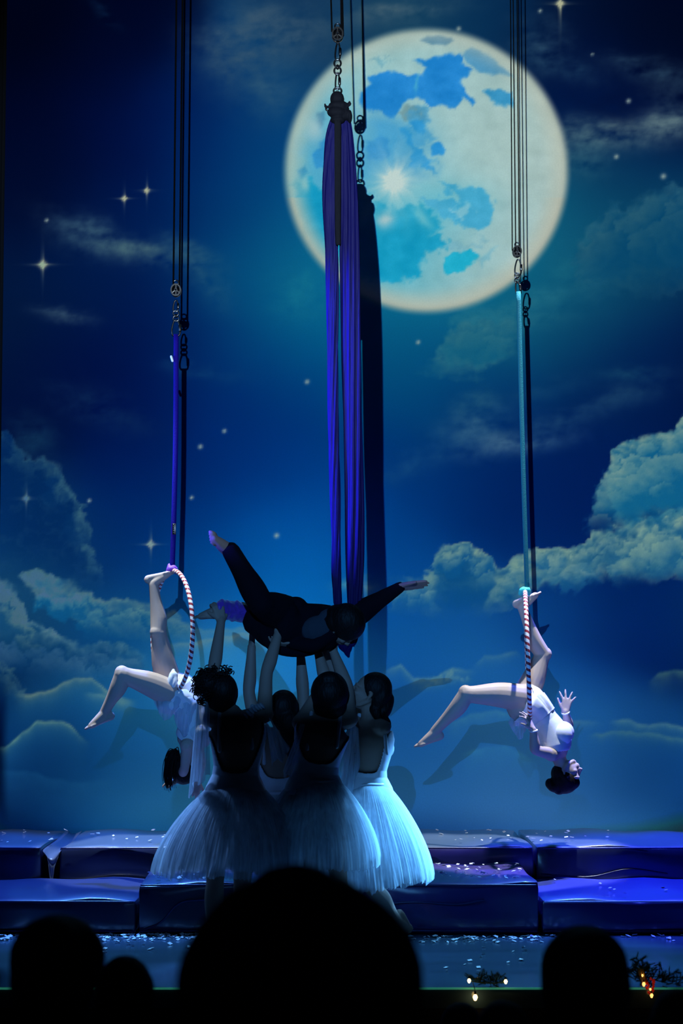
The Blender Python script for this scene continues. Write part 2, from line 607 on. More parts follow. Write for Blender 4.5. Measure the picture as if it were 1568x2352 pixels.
    def cumulus(poly, hi, lo, rim=26, amp=14, soft=5, fade=None, alpha=0.95, puff=0.5, side=None):
        pq = np.array(poly, dtype=float)
        S = box(pq[:, 0].min(), pq[:, 0].max(), pq[:, 1].min(), pq[:, 1].max())
        x, y, n1, n2 = fx[S], fy[S], FN['n1'][S], FN['n2'][S]
        px = x + amp * n2 * 1.6 + amp * 0.8 * n1
        py = y + amp * FN['b1'][S] * 1.6 + amp * 0.6 * n1
        d = sdpoly(px, py, poly)
        sf = soft * np.clip(1.0 + 2.2 * FN['n3'][S] * 2, 0.6, 3.5)
        a = sst(1, -1, d / sf) * alpha
        if fade:
            a = a * (1 - sst(fade[0], fade[1], y + 26 * n1))
        k = np.exp(np.minimum(d, 0) / rim)
        if side is not None:
            sx, sy = side
            pp = np.array(poly, dtype=float)
            cx, cy = pp.mean(0)
            ex = max(np.ptp(pp[:, 0]), np.ptp(pp[:, 1])) * 0.5
            k = k * np.clip(0.55 + 0.75 * ((x - cx) * sx + (y - cy) * sy) / ex, 0.05, 1.3)
        bil = FN['bil'][S]
        k = np.clip(k + puff * (n2 * 0.5 + n1 * 0.6 + (bil - 0.55) * 1.1) * (0.30 + k), 0, 1)
        c = np.array(lo, dtype=float) * (1 - k[..., None]) + np.array(hi, dtype=float) * k[..., None]
        img[S] = img[S] * (1 - a[..., None]) + c * a[..., None]

    def billow(crest, rad, n, hi, lo, L=(0.3, -0.8, 0.5), depth=60, seed=1, fade=None, alpha=0.85, soft=9, amp=13):
        """heaped cloud: overlapping round puffs under a crest line, lit from direction L"""
        rs = np.random.default_rng(seed)
        c = np.array(crest, dtype=float)
        S = box(c[:, 0].min() - rad[1], c[:, 0].max() + rad[1], c[:, 1].min(), c[:, 1].max() + depth + 2 * rad[1])
        x, y, n1, n2 = fx[S], fy[S], FN['n1'][S], FN['n2'][S]
        X = x + amp * (n2 * 1.5 + FN['b2'][S] * 0.6)
        Y = y + amp * (FN['b1'][S] * 1.5 + FN['b3'][S] * 0.6)
        L = np.array(L) / np.linalg.norm(L)
        H = np.full(x.shape, -1e9)
        sh = np.zeros(x.shape)
        al = np.zeros(x.shape)
        seg = np.concatenate([[0], np.cumsum(np.hypot(np.diff(c[:, 0]), np.diff(c[:, 1])))])
        for i in range(n):
            t = rs.uniform(0, seg[-1])
            dd = depth * rs.uniform(0, 1) ** 1.4
            r = rad[0] + (rad[1] - rad[0]) * rs.uniform(0, 1) ** 1.5 * (0.45 + 0.55 * min(1, dd / depth * 2))
            cx = np.interp(t, seg, c[:, 0]) + rs.normal() * 4
            cy = np.interp(t, seg, c[:, 1]) + r * 0.9 + dd
            d2 = (X - cx) ** 2 + ((Y - cy) / 0.88) ** 2
            h = np.sqrt(np.maximum(r * r - d2, 0)) + dd * 0.35
            ins = d2 < r * r
            up = ins & (h > H)
            nx_, ny_ = (X - cx) / r, (Y - cy) / r
            nz_ = np.sqrt(np.maximum(1 - nx_ ** 2 - ny_ ** 2, 0))
            lam = np.clip(nx_ * L[0] + ny_ * L[1] + nz_ * L[2], 0, 1) * (1 - 0.35 * dd / depth)
            w_ = sst(0, soft, r - np.sqrt(d2)) * up
            sh = sh * (1 - w_) + lam * w_
            al = np.maximum(al, sst(0, soft * 1.3, r - np.sqrt(d2)))
            H = np.where(up, h, H)
        if fade:
            al = al * (1 - sst(fade[0], fade[1], y + 24 * n1))
        k = np.clip(sh * 1.15 - 0.10 + 0.30 * n2 + 0.30 * n1, 0, 1)[..., None]
        col = np.array(lo, dtype=float) * (1 - k) + np.array(hi, dtype=float) * k
        a = (al * alpha)[..., None]
        img[S] = img[S] * (1 - a) + col * a

    def ridge(pts, hi, width=14, depth=60, alpha=0.8, lo=None):
        """soft cloud crest: bright along the polyline, fading downwards"""
        p = np.array(pts, dtype=float)
        S = box(p[:, 0].min(), p[:, 0].max(), p[:, 1].min(), p[:, 1].max() + 4 * max(width, depth))
        x, y, n1, n2 = fx[S], fy[S], FN['n1'][S], FN['n2'][S]
        X = x + 5 * n1
        yc = np.interp(X, p[:, 0], p[:, 1]) + 7 * fbm(x / 40 + 9, y * 0 + 2.5, 3)
        span = sst(p[0, 0] - 8, p[0, 0] + 30, X) * (1 - sst(p[-1, 0] - 40, p[-1, 0] + 10, X))
        t = y - yc
        up = sst(-6, 4, t)
        dn = np.exp(-np.maximum(t, 0) / width)
        over(hi, np.clip(up * dn * span * alpha * (1 + 0.5 * n2), 0, 1), S)
        if lo is not None:
            over(lo, np.clip(up * np.exp(-np.maximum(t, 0) / depth) * (1 - dn) * span * 0.7, 0, 1), S)

    grey = (74, 100, 116)
    # high thin cloud
    wisp(545, 120, 95, 85, (62, 88, 108), 0.62, 20)
    wisp(650, 70, 110, 60, (70, 92, 110), 0.62, 10)
    wisp(620, 215, 60, 60, (46, 86, 116), 0.55, 45)
    wisp(905, 30, 150, 26, (74, 98, 112), 0.6, -8)
    wisp(240, 30, 40, 14, (16, 56, 90), 0.5, 40)
    wisp(200, 540, 90, 36, (62, 96, 116), 0.62, 25)
    wisp(300, 575, 110, 24, (66, 98, 112), 0.75, 8)
    wisp(430, 590, 70, 30, (52, 94, 116), 0.6, 30)
    wisp(490, 660, 60, 34, (40, 86, 116), 0.5, 50)
    wisp(150, 725, 60, 14, (70, 96, 112), 0.6, 8)
    wisp(230, 940, 120, 40, (24, 62, 96), 0.4, 20)
    wisp(470, 855, 90, 18, (20, 72, 112), 0.4, 5)
    wisp(690, 680, 60, 60, (30, 120, 140), 0.4, 0)
    wisp(60, 1010, 60, 50, (24, 72, 100), 0.4, 0)
    wisp(1235, 110, 60, 60, (52, 84, 108), 0.6, 50)
    wisp(1300, 160, 90, 26, (34, 68, 96), 0.5, 20)
    wisp(1490, 165, 110, 28, (44, 74, 98), 0.55, 15)
    wisp(1540, 230, 60, 40, (54, 80, 100), 0.45, 30)
    wisp(1400, 310, 130, 38, (86, 112, 122), 0.8, -4)
    wisp(1530, 290, 80, 36, (86, 110, 120), 0.75, -8)
    wisp(1340, 360, 60, 50, (60, 104, 120), 0.55, 0)
    wisp(1330, 620, 60, 70, (30, 98, 118), 0.45, 30)
    wisp(1430, 230, 60, 40, (2, 16, 54), 0.7, 10)
    wisp(1390, 245, 70, 36, (2, 16, 54), 0.6, 25)
    wisp(1090, 985, 70, 44, (56, 98, 128), 0.72, -10)
    wisp(1190, 1020, 120, 24, (62, 98, 130), 0.75, -8)
    wisp(1080, 930, 50, 26, (40, 88, 116), 0.5, -20)
    wisp(1290, 965, 130, 22, (34, 72, 110), 0.55, -14)
    wisp(1450, 905, 110, 32, (26, 62, 98), 0.5, -20)
    wisp(1250, 900, 90, 20, (24, 70, 108), 0.4, -14)
    wisp(960, 1060, 120, 30, (28, 78, 122), 0.4, -25)
    wisp(1440, 860, 60, 20, (22, 68, 100), 0.5, 0)
    # teal clouds under and right of the moon
    cumulus([(1010, 850), (1020, 800), (1040, 760), (1060, 715), (1085, 725), (1110, 715), (1140, 725), (1175, 730), (1180, 800), (1120, 840),
             (1060, 850)], (58, 112, 124), (18, 92, 122), rim=26, amp=20, soft=26, alpha=0.7)
    cumulus([(1330, 600), (1345, 540), (1385, 500), (1398, 470), (1430, 488), (1462, 470), (1500, 440), (1535, 425), (1620, 440), (1640, 640),
             (1500, 690), (1420, 660), (1360, 700)], (46, 94, 116), (6, 68, 108), rim=40, amp=18, soft=14, alpha=0.62, fade=(560, 740))
    wisp(1180, 740, 120, 30, (46, 104, 122), 0.5, -6)
    wisp(1240, 690, 70, 30, (40, 104, 124), 0.5, -20)

    # ------------------------------------------------ moon
    mx, my, mr = 979.0, 392.0, 328.0
    r = np.hypot(x - mx, y - my)
    glow = np.exp(-np.maximum(r - mr, 0) / 90.0)
    over((16, 128, 160), glow * 0.35 * sst(250, 760, y))
    am = sst(mr + 8, mr - 14, r)
    base = np.zeros(x.shape + (3,))
    t = np.clip((x - mx) / mr * 0.5 + 0.5, 0, 1)
    base[:] = np.array([140, 192, 198.]) * (1 - t[..., None]) + np.array([166, 190, 188.]) * t[..., None]
    base += (n1 * 14 + n2 * 8)[..., None]
    moon = base.copy()

    def mv(poly):
        return [(620 + a / 2.178, 40 + b / 2.178) for a, b in poly]

    def mare(poly, col, soft=5.0, amp=6, alpha=0.92):
        pq = np.array(mv(poly))
        S = box(pq[:, 0].min(), pq[:, 0].max(), pq[:, 1].min(), pq[:, 1].max())
        x, y, n1, n2 = fx[S], fy[S], FN['n1'][S], FN['n2'][S]
        px = x + amp * (n2 * 1.8 + 0.45 * FN['b2'][S])
        py = y + amp * (FN['b3'][S] * 1.8)
        d = sdpoly(px, py, pq)
        a = sst(soft, -soft, d) * alpha
        c = np.array(col, dtype=float) + (n1 * 18 + n2 * 10)[..., None]
        moon[S] = moon[S] * (1 - a[..., None]) + c * a[..., None]

    def mblob(cx, cy, rx, ry, col, alpha, rot=0):
        cx, cy, rx, ry = 620 + cx / 2.178, 40 + cy / 2.178, rx / 2.178, ry / 2.178
        c, s = math.cos(math.radians(rot)), math.sin(math.radians(rot))
        X = x - cx + 8 * n2
        Y = y - cy + 8 * n1
        q = ((X * c + Y * s) / rx) ** 2 + ((-X * s + Y * c) / ry) ** 2
        a = np.exp(-q) * alpha
        moon[:] = moon * (1 - a[..., None]) + np.array(col, dtype=float) * a[..., None]

    mblob(420, 1080, 420, 330, (20, 152, 192), 0.8, 20)
    mblob(300, 520, 120, 260, (60, 160, 200), 0.45)
    mblob(620, 640, 190, 150, (50, 152, 205), 0.75)
    mblob(470, 760, 120, 120, (50, 150, 200), 0.6)
    mblob(560, 540, 110, 60, (40, 140, 205), 0.5, 20)
    mblob(260, 700, 60, 160, (50, 145, 195), 0.5)
    mblob(820, 930, 260, 120, (80, 180, 205), 0.6)
    mare([(470, 610), (600, 545), (690, 560), (724, 690), (830, 756), (720, 800), (560, 770), (462, 730)], (52, 146, 200), 34, 14, 0.6)
    mare([(130, 640), (200, 560), (230, 480), (262, 480), (262, 860), (180, 820)], (70, 160, 200), 26, 14, 0.5)
    mare([(450, 380), (500, 330), (490, 290), (560, 280), (620, 265), (690, 290), (770, 290), (775, 250), (720, 215), (790, 205), (900, 185), (950, 182),
          (960, 220), (1005, 270), (955, 312), (985, 370), (1030, 425), (1010, 440), (965, 400), (920, 455), (880, 440), (800, 450), (745, 395),
          (700, 405), (650, 450), (620, 505), (560, 480), (490, 470), (455, 430)], (22, 124, 206))
    mare([(955, 190), (1010, 155), (1090, 190), (1150, 240), (1215, 295), (1120, 288), (1030, 272), (990, 230)], (74, 146, 190), 5, 5, 0.9)
    mare([(1060, 372), (1120, 350), (1210, 382), (1210, 440), (1120, 430), (1090, 402)], (48, 142, 194), 5, 7)
    mare([(752, 110), (790, 94), (850, 90), (910, 104), (918, 120), (870, 138), (800, 134)], (44, 112, 156), 4, 3)
    mare([(700, 522), (760, 510), (785, 550), (760, 582), (712, 562)], (34, 140, 204))
    mare([(800, 645), (845, 625), (882, 658), (866, 690), (812, 690)], (24, 132, 206), 4, 4)
    mare([(650, 560), (690, 560), (722, 640), (762, 700), (822, 722), (802, 772), (722, 742), (690, 662)], (34, 142, 206), 6, 12, 0.9)
    mare([(488, 632), (560, 600), (592, 622), (602, 690), (560, 722), (480, 702)], (44, 138, 200), 7, 9, 0.9)
    mare([(212, 690), (240, 650), (272, 600), (300, 620), (300, 750), (240, 752)], (40, 136, 196), 5, 6)
    mare([(140, 762), (170, 742), (186, 780), (162, 812)], (40, 140, 190), 6, 6)
    mare([(120, 850), (200, 822), (270, 870), (430, 902), (540, 922), (600, 962), (680, 942), (740, 932), (830, 1002), (870, 1060), (802, 1082),
          (850, 1100), (890, 1122), (842, 1180), (782, 1182), (750, 1240), (742, 1300), (640, 1326), (540, 1322), (360, 1292), (260, 1202),
          (170, 1052)], (14, 150, 192), 9, 14, 0.92)
    mare([(842, 815), (930, 850), (1010, 852), (1100, 890), (1122, 930), (1112, 1000), (1060, 1070), (982, 1062), (932, 1022), (900, 992), (870, 1012),
          (802, 962), (742, 902), (850, 902), (942, 912), (932, 882), (882, 872)], (62, 164, 204), 6, 12)
    mare([(880, 1202), (930, 1172), (1000, 1172), (1042, 1192), (1002, 1252), (942, 1282), (872, 1272), (864, 1242)], (18, 164, 198), 4, 8)
    mare([(640, 470), (700, 450), (760, 470), (780, 520), (720, 500), (660, 500)], (90, 120, 120), 8, 16, 0.5)
    mare([(700, 470), (760, 455), (800, 500), (790, 560), (840, 600), (820, 640), (740, 640), (700, 580)], (40, 142, 204), 10, 18, 0.55)
    mare([(120, 830), (160, 800), (230, 860), (300, 900), (330, 1240), (240, 1180), (160, 1040)], (16, 146, 190), 10, 8, 0.8)
    mare([(225, 480), (262, 470), (280, 520), (262, 560), (232, 540)], (60, 120, 160), 5, 8, 0.6)
    mare([(500, 210), (560, 195), (590, 205), (556, 235), (510, 232)], (80, 150, 175), 6, 14, 0.6)
    mare([(905, 950), (1000, 930), (1010, 975), (950, 1000)], (150, 198, 206), 6, 14, 0.6)
    mare([(880, 1130), (930, 1110), (960, 1140), (1010, 1120), (1080, 1110), (1040, 1150), (940, 1160), (890, 1165)], (110, 170, 190), 6, 16, 0.6)
    mare([(1030, 1210), (1080, 1190), (1150, 1130), (1120, 1180), (1060, 1240)], (90, 165, 190), 6, 10, 0.5)
    mblob(735, 330, 8, 45, (80, 178, 206), 0.7, 10)
    mblob(225, 560, 40, 60, (180, 200, 200), 0.6)
    mblob(170, 840, 24, 40, (180, 205, 195), 0.6)
    mblob(575, 1010, 45, 40, (190, 200, 200), 0.8)
    mblob(480, 980, 40, 60, (150, 205, 210), 0.5, 20)
    mblob(760, 1000, 70, 22, (150, 205, 205), 0.5, 50)
    # ray crater
    cx, cy = 620 + 620 / 2.178, 40 + 820 / 2.178
    ra = np.hypot(x - cx, y - cy)
    th = np.arctan2(y - cy, x - cx)
    rays = np.clip(0.5 + 0.55 * perlin(th * 3.1 + 0.8 * n1, ra / 120 + 4) + 0.55 * perlin(th * 6.0 + 1.2 * n2, ra / 90 + 9), 0, 1)
    a = np.exp(-ra / 50.0) * (0.40 + 0.70 * rays)
    a = np.clip(a + np.exp(-(ra / 26.0) ** 2), 0, 1)
    moon[:] = moon * (1 - a[..., None]) + np.array([186, 208, 206.]) * a[..., None]
    # cream limb
    limb = sst(mr * 0.80, mr * 0.97, r)
    lw = np.where(y > my + 60, 0.85, 0.55) * limb
    moon[:] = moon * (1 - lw[..., None]) + np.array([180, 184, 170.]) * lw[..., None]
    rim = sst(mr - 22, mr - 2, r)
    moon[:] = moon * (1 - 0.10 * rim[..., None])
    img[:] = img * (1 - am[..., None]) + moon * am[..., None]

    # ------------------------------------------------ heavy clouds
    HI = (112, 146, 138)
    LO = (12, 66, 108)
    cumulus([(-260, 930), (-60, 970), (20, 1000), (52, 1050), (100, 1052), (135, 1082), (160, 1122), (188, 1160), (194, 1205), (188, 1245), (214, 1262),
             (212, 1310), (190, 1345), (60, 1360), (-260, 1340)], (66, 110, 122), (2, 40, 90), rim=15, amp=15, soft=6, fade=(1210, 1380), side=(1.0, 0.05), puff=0.5, alpha=0.9)
    cumulus([(-260, 1290), (-40, 1320), (20, 1335), (38, 1375), (66, 1420), (110, 1440), (150, 1470), (210, 1485), (240, 1476), (280, 1478), (330, 1510),
             (340, 1560), (100, 1600), (-260, 1600)], (84, 122, 136), (14, 64, 106), rim=24, amp=12, soft=7, fade=(1430, 1570), puff=0.6)
    cumulus([(48, 1322), (80, 1308), (118, 1318), (150, 1345), (196, 1362), (240, 1380), (290, 1372), (330, 1392), (400, 1410), (440, 1436), (440, 1480),
             (300, 1470), (180, 1420), (90, 1370)], (100, 132, 132), (24, 84, 128), rim=20, amp=14, soft=9, fade=(1390, 1480), alpha=0.85)
    ridge([(50, 1312), (90, 1310), (140, 1330)], (100, 140, 120), 9, 30, 0.7)
    ridge([(-30, 1500), (10, 1520), (40, 1560), (60, 1600)], HI, 12, 50, 0.5)
    ridge([(30, 1592), (80, 1596), (130, 1580), (180, 1558), (212, 1560), (250, 1592), (310, 1612)], (118, 142, 120), 12, 40, 0.75, (20, 78, 122))
    ridge([(190, 1592), (240, 1598), (310, 1618)], (96, 132, 128), 12, 40, 0.5)
    ridge([(-60, 1722), (10, 1718), (50, 1682), (85, 1660), (120, 1655), (160, 1668), (200, 1705)], (100, 136, 122), 11, 60, 0.85, (22, 78, 122))
    ridge([(330, 1430), (400, 1420), (470, 1450), (560, 1442), (640, 1470)], (90, 130, 142), 20, 60, 0.55)
    ridge([(380, 1480), (480, 1470), (560, 1455), (640, 1480)], (120, 140, 130), 14, 50, 0.5)
    UL = (-0.35, -0.85, 0.35)
    UR = (0.75, -0.45, 0.3)
    billow([(120, 1075), (160, 1122), (186, 1165), (192, 1215), (206, 1265), (208, 1300)], (15, 46), 25, (72, 114, 124), (4, 46, 96), (0.8, -0.5, 0.2), 26, 5, (1250, 1370), 0.7)
    billow([(20, 1010), (60, 1050), (110, 1056)], (15, 40), 12, (46, 90, 112), (2, 40, 88), (0.6, -0.7, 0.2), 30, 6, (1040, 1120), 0.6)
    billow([(90, 1335), (150, 1352), (210, 1372), (260, 1378), (320, 1388), (370, 1402), (440, 1440)], (15, 53), 38, (92, 130, 136), (10, 80, 128), (0.3, -0.85, 0.3), 50, 7, (1400, 1500), 0.85)
    billow([(-40, 1330), (16, 1340), (38, 1390), (60, 1440)], (18, 53), 18, (112, 138, 126), (14, 66, 108), (0.7, -0.6, 0.25), 44, 8, (1420, 1530), 0.85)
    billow([(0, 1452), (70, 1462), (130, 1480), (180, 1496), (230, 1480), (290, 1492), (340, 1520)], (18, 53), 33, (62, 104, 136), (14, 64, 110), (0.2, -0.9, 0.3), 40, 9, (1510, 1590), 0.75)
    billow([(-40, 1510), (14, 1524), (36, 1570)], (18, 43), 11, (86, 122, 126), (14, 64, 108), (0.6, -0.7, 0.25), 40, 10, (1560, 1640), 0.7)
    # right
    cumulus([(985, 1420), (982, 1330), (996, 1280), (1030, 1248), (1070, 1244), (1098, 1258), (1120, 1284), (1148, 1302), (1172, 1292), (1195, 1275),
             (1240, 1262), (1240, 1340), (1160, 1400), (1060, 1440)], (118, 150, 140), (10, 72, 124), rim=13, amp=11, soft=5, fade=(1330, 1430), puff=0.35)
    cumulus([(1108, 1420), (1115, 1370), (1150, 1330), (1190, 1285), (1235, 1260), (1300, 1256), (1345, 1262), (1380, 1300), (1300, 1335), (1200, 1350), (1150, 1380)],
            (112, 146, 140), (26, 86, 130), rim=26, amp=13, soft=6, fade=(1310, 1420), puff=0.7)
    cumulus([(1180, 1330), (1200, 1288), (1230, 1262), (1290, 1258), (1335, 1250), (1356, 1222), (1410, 1214), (1436, 1196), (1640, 1150), (1660, 1330), (1500, 1340),
             (1400, 1320), (1290, 1340)], (108, 142, 138), (16, 74, 118), rim=26, amp=14, soft=5, fade=(1280, 1360), puff=0.75)
    cumulus([(1660, 900), (1568, 955), (1528, 1000), (1490, 1002), (1440, 1008), (1412, 1030), (1402, 1066), (1394, 1110), (1402, 1160), (1424, 1205), (1500, 1230),
             (1660, 1230)], (112, 148, 142), (14, 92, 134), rim=30, amp=11, soft=4, fade=(1150, 1250), puff=0.75)
    cumulus([(1400, 1300), (1440, 1250), (1470, 1215), (1512, 1196), (1660, 1170), (1680, 1310), (1560, 1300), (1480, 1290)], (110, 146, 142), (30, 92, 128), rim=30,
            amp=14, soft=6, fade=(1230, 1330), puff=0.8)
    cumulus([(900, 1400), (905, 1350), (930, 1325), (970, 1340), (990, 1330), (1000, 1420)], (104, 140, 142), (24, 90, 140), rim=16, amp=16, soft=12, fade=(1360, 1420), alpha=0.7)
    billow([(990, 1320), (1000, 1284), (1034, 1252), (1070, 1247), (1100, 1262), (1122, 1290)], (14, 37), 25, (124, 154, 142), (12, 78, 132), UL, 22, 15, (1300, 1400), 0.85)
    billow([(1118, 1380), (1140, 1340), (1170, 1310), (1200, 1280), (1240, 1264), (1300, 1262), (1345, 1270)], (14, 43), 30, (118, 150, 144), (24, 88, 134), UL, 36, 16, (1320, 1400), 0.85)
    billow([(1330, 1262), (1360, 1232), (1410, 1220), (1440, 1208), (1480, 1230)], (15, 46), 24, (116, 148, 142), (18, 78, 122), UL, 50, 17, (1290, 1360), 0.8)
    billow([(1420, 1260), (1450, 1228), (1490, 1216), (1515, 1200), (1620, 1176)], (18, 62), 33, (118, 150, 142), (22, 82, 124), UL, 70, 18, (1290, 1360), 0.85)
    billow([(1402, 1150), (1398, 1090), (1412, 1040), (1450, 1014), (1500, 1008), (1535, 1000), (1580, 952), (1640, 920)], (18, 68), 49, (122, 154, 146), (14, 92, 134), UL, 80, 19, (1150, 1240), 0.9)
    billow([(1200, 1320), (1280, 1312), (1340, 1300), (1420, 1300)], (12, 31), 18, (104, 140, 146), (16, 76, 124), UL, 12, 20, (1318, 1350), 0.7)
    billow([(905, 1350), (930, 1332), (965, 1344), (985, 1350)], (12, 31), 13, (110, 146, 148), (20, 88, 142), UL, 26, 21, (1360, 1430), 0.7)
    billow([(960, 1565), (1000, 1552), (1036, 1538), (1070, 1545)], (10, 25), 16, (104, 142, 140), (30, 90, 140), UL, 10, 22, (1556, 1590), 0.75)
    billow([(1345, 560), (1380, 505), (1400, 474), (1440, 490), (1470, 470), (1510, 440), (1560, 432), (1620, 450)], (21, 78), 38, (46, 94, 114), (6, 68, 106), (-0.6, -0.7, 0.35), 90, 23, (560, 720), 0.6, 14)
    billow([(1020, 800), (1045, 750), (1075, 722), (1120, 722), (1170, 732)], (18, 62), 24, (52, 108, 124), (14, 84, 118), (-0.3, -0.85, 0.35), 70, 24, (770, 860), 0.55, 12)
    wisp(800, 1340, 36, 16, (84, 150, 160), 0.7, -15)
    wisp(850, 1345, 26, 26, (130, 150, 140), 0.6, 0)
    wisp(1230, 1320, 160, 14, (90, 128, 136), 0.5, -8)
    ridge([(880, 1540), (920, 1530), (950, 1560), (1000, 1556), (1040, 1538), (1090, 1540)], (96, 136, 138), 12, 40, 0.6)
    ridge([(1085, 1530), (1110, 1506), (1140, 1508), (1185, 1500), (1200, 1512)], (90, 130, 134), 10, 30, 0.45)
    ridge([(1490, 1566), (1510, 1548), (1545, 1538), (1600, 1540)], (88, 128, 116), 16, 40, 0.75)
    ridge([(1400, 1660), (1440, 1652), (1490, 1668), (1530, 1660), (1600, 1678)], (84, 126, 126), 12, 50, 0.6, (18, 70, 118))
    ridge([(1350, 1690), (1430, 1680), (1480, 1684), (1600, 1700)], (96, 136, 110), 8, 30, 0.4)
    ridge([(1290, 1668), (1330, 1656), (1380, 1660)], (70, 114, 130), 9, 30, 0.5)
    ridge([(1020, 1672), (1080, 1640), (1140, 1632), (1190, 1650)], (66, 124, 146), 22, 60, 0.45)
    ridge([(1060, 1730), (1110, 1716), (1160, 1716), (1230, 1750)], (50, 120, 160), 26, 60, 0.4)
    ridge([(-60, 1770), (60, 1770), (160, 1800), (280, 1790)], (26, 84, 128), 50, 60, 0.3)

    # ------------------------------------------------ stars
    def star(cx, cy, s, col=(176, 180, 150), k=1.0, tail=0.0):
        S = box(cx, cx, cy, cy, s * 4)
        if S is None:
            return
        x, y = fx[S], fy[S]
        X = np.abs(x - cx)
        Y = np.abs(y - cy)
        core = np.exp(-((X ** 2 + Y ** 2) / (s * 0.2) ** 2))
        h = np.exp(-(Y / (s * 0.05 + 0.9)) ** 2) * np.exp(-X / (s * 0.34))
        v = np.exp(-(X / (s * 0.05 + 0.9)) ** 2) * np.exp(-Y / (s * 0.42))
        a = core + 0.9 * h + 0.9 * v
        if tail:
            a = a + 0.5 * np.exp(-(X / 3.0) ** 2) * (y > cy) * np.exp(-Y / tail)
        over(col, np.clip(a * k, 0, 0.95), S)

    def dot(cx, cy, rad=5, col=(142, 160, 156), k=0.9):
        S = box(cx, cx, cy, cy, 30)
        if S is not None:
            over(col, np.exp(-((fx[S] - cx) ** 2 + (fy[S] - cy) ** 2) / rad ** 2) * k, S)
    for q in ((98, 608, 40), (285, 456, 25), (337, 438, 25), (346, 1250, 30)):
        star(*q)
    star(60, 1145, 28, k=0.8)
    star(1286, 8, 38, tail=30)
    for cx, cy, rr in ((107, 506, 4), (705, 877, 5), (515, 990, 4.5), (460, 1026, 5), (440, 1143, 4), (635, 1230, 5.5), (205, 1150, 4), (960, 786, 4.5),
                       (1523, 405, 6), (1443, 232, 5), (1415, 360, 5), (1360, 125, 3), (1240, 25, 4), (1053, 66, 5)):
        dot(cx, cy, rr)
    # black edge where the picture stops at the left
    img[:] = np.clip(img, 0, 255)
    return img


def make_screen():
    z0 = P(784, 1906, YB).z
    z1 = 7.7
    x0, x1 = P(4, 700, YB).x - 0.0, 3.6
    x0 = -2.475
    step = 4.0 * YB / F
    nx = int((x1 - x0) / step)
    nz = int((z1 - 0.30) / step)
    xs = np.linspace(x0, x1, nx + 1)
    zs = np.linspace(0.30, z1, nz + 1)
    X, Z = np.meshgrid(xs, zs)
    px, py = PX(X, YB, Z)
    rgb = lin(picture(px, py))
    pig = np.clip(rgb / illum(px, py), 0.0005, 0.93)  # projected light painted as cloth colour, with the lamp falloff divided out
    if WHITE_TEST:
        pig[:] = WHITE_TEST
    n = (nx + 1) * (nz + 1)
    co = np.stack([X, np.full_like(X, YB), Z], -1).reshape(-1, 3)
    i = np.arange(nz)[:, None] * (nx + 1) + np.arange(nx)[None, :]
    fa = np.stack([i, i + 1, i + nx + 2, i + nx + 1], -1).reshape(-1, 4)
    me = bpy.data.meshes.new('projection_cloth')
    me.vertices.add(n)
    me.vertices.foreach_set('co', co.astype(np.float32).ravel())
    me.loops.add(len(fa) * 4)
    me.loops.foreach_set('vertex_index', fa.astype(np.int32).ravel())
    me.polygons.add(len(fa))
    me.polygons.foreach_set('loop_start', (np.arange(len(fa)) * 4).astype(np.int32))
    me.update(calc_edges=True)
    at = me.attributes.new('picture', 'FLOAT_COLOR', 'POINT')
    c4 = np.concatenate([pig.reshape(-1, 3), np.ones((n, 1))], 1).astype(np.float32)
    at.data.foreach_set('color', c4.ravel())
    m = bpy.data.materials.new('screen_picture')
    m.use_nodes = True
    nt = m.node_tree
    b = nt.nodes['Principled BSDF']
    b.inputs['Roughness'].default_value = 0.95
    b.inputs['Specular IOR Level'].default_value = 0.0
    a = nt.nodes.new('ShaderNodeAttribute')
    a.attribute_name = 'picture'
    g = nt.nodes.new('ShaderNodeTexNoise')
    g.inputs['Scale'].default_value = 90
    g.inputs['Detail'].default_value = 3
    tc = nt.nodes.new('ShaderNodeTexCoord')
    nt.links.new(tc.outputs['Object'], g.inputs['Vector'])
    mr = nt.nodes.new('ShaderNodeMapRange')
    mr.inputs[3].default_value = 0.9
    mr.inputs[4].default_value = 1.1
    nt.links.new(g.outputs['Fac'], mr.inputs[0])
    mx = nt.nodes.new('ShaderNodeVectorMath')
    mx.operation = 'SCALE'
    nt.links.new(a.outputs['Color'], mx.inputs[0])
    nt.links.new(mr.outputs[0], mx.inputs['Scale'])
    nt.links.new(mx.outputs[0], b.inputs['Base Color'])
    me.materials.append(m)
    root = empty('projection_screen', ((x0 + x1) / 2, YB, 0.30), 'tall stage screen with a night sky, a full moon, clouds and stars', 'screen')
    o = bpy.data.objects.new('screen_cloth', me)
    link(o)
    o.parent = root
    o.matrix_parent_inverse = Matrix.Translation(-Vector(root.location))
    for zz in (0.28, z1):
        mb = MB()
        mb.tube([(x0, YB + 0.04, zz), (x1, YB + 0.04, zz)], 0.03, 12, 1, spline=False)
        mb.build('screen_batten', M['black_steel'], root)
    return root


WHITE_TEST = False


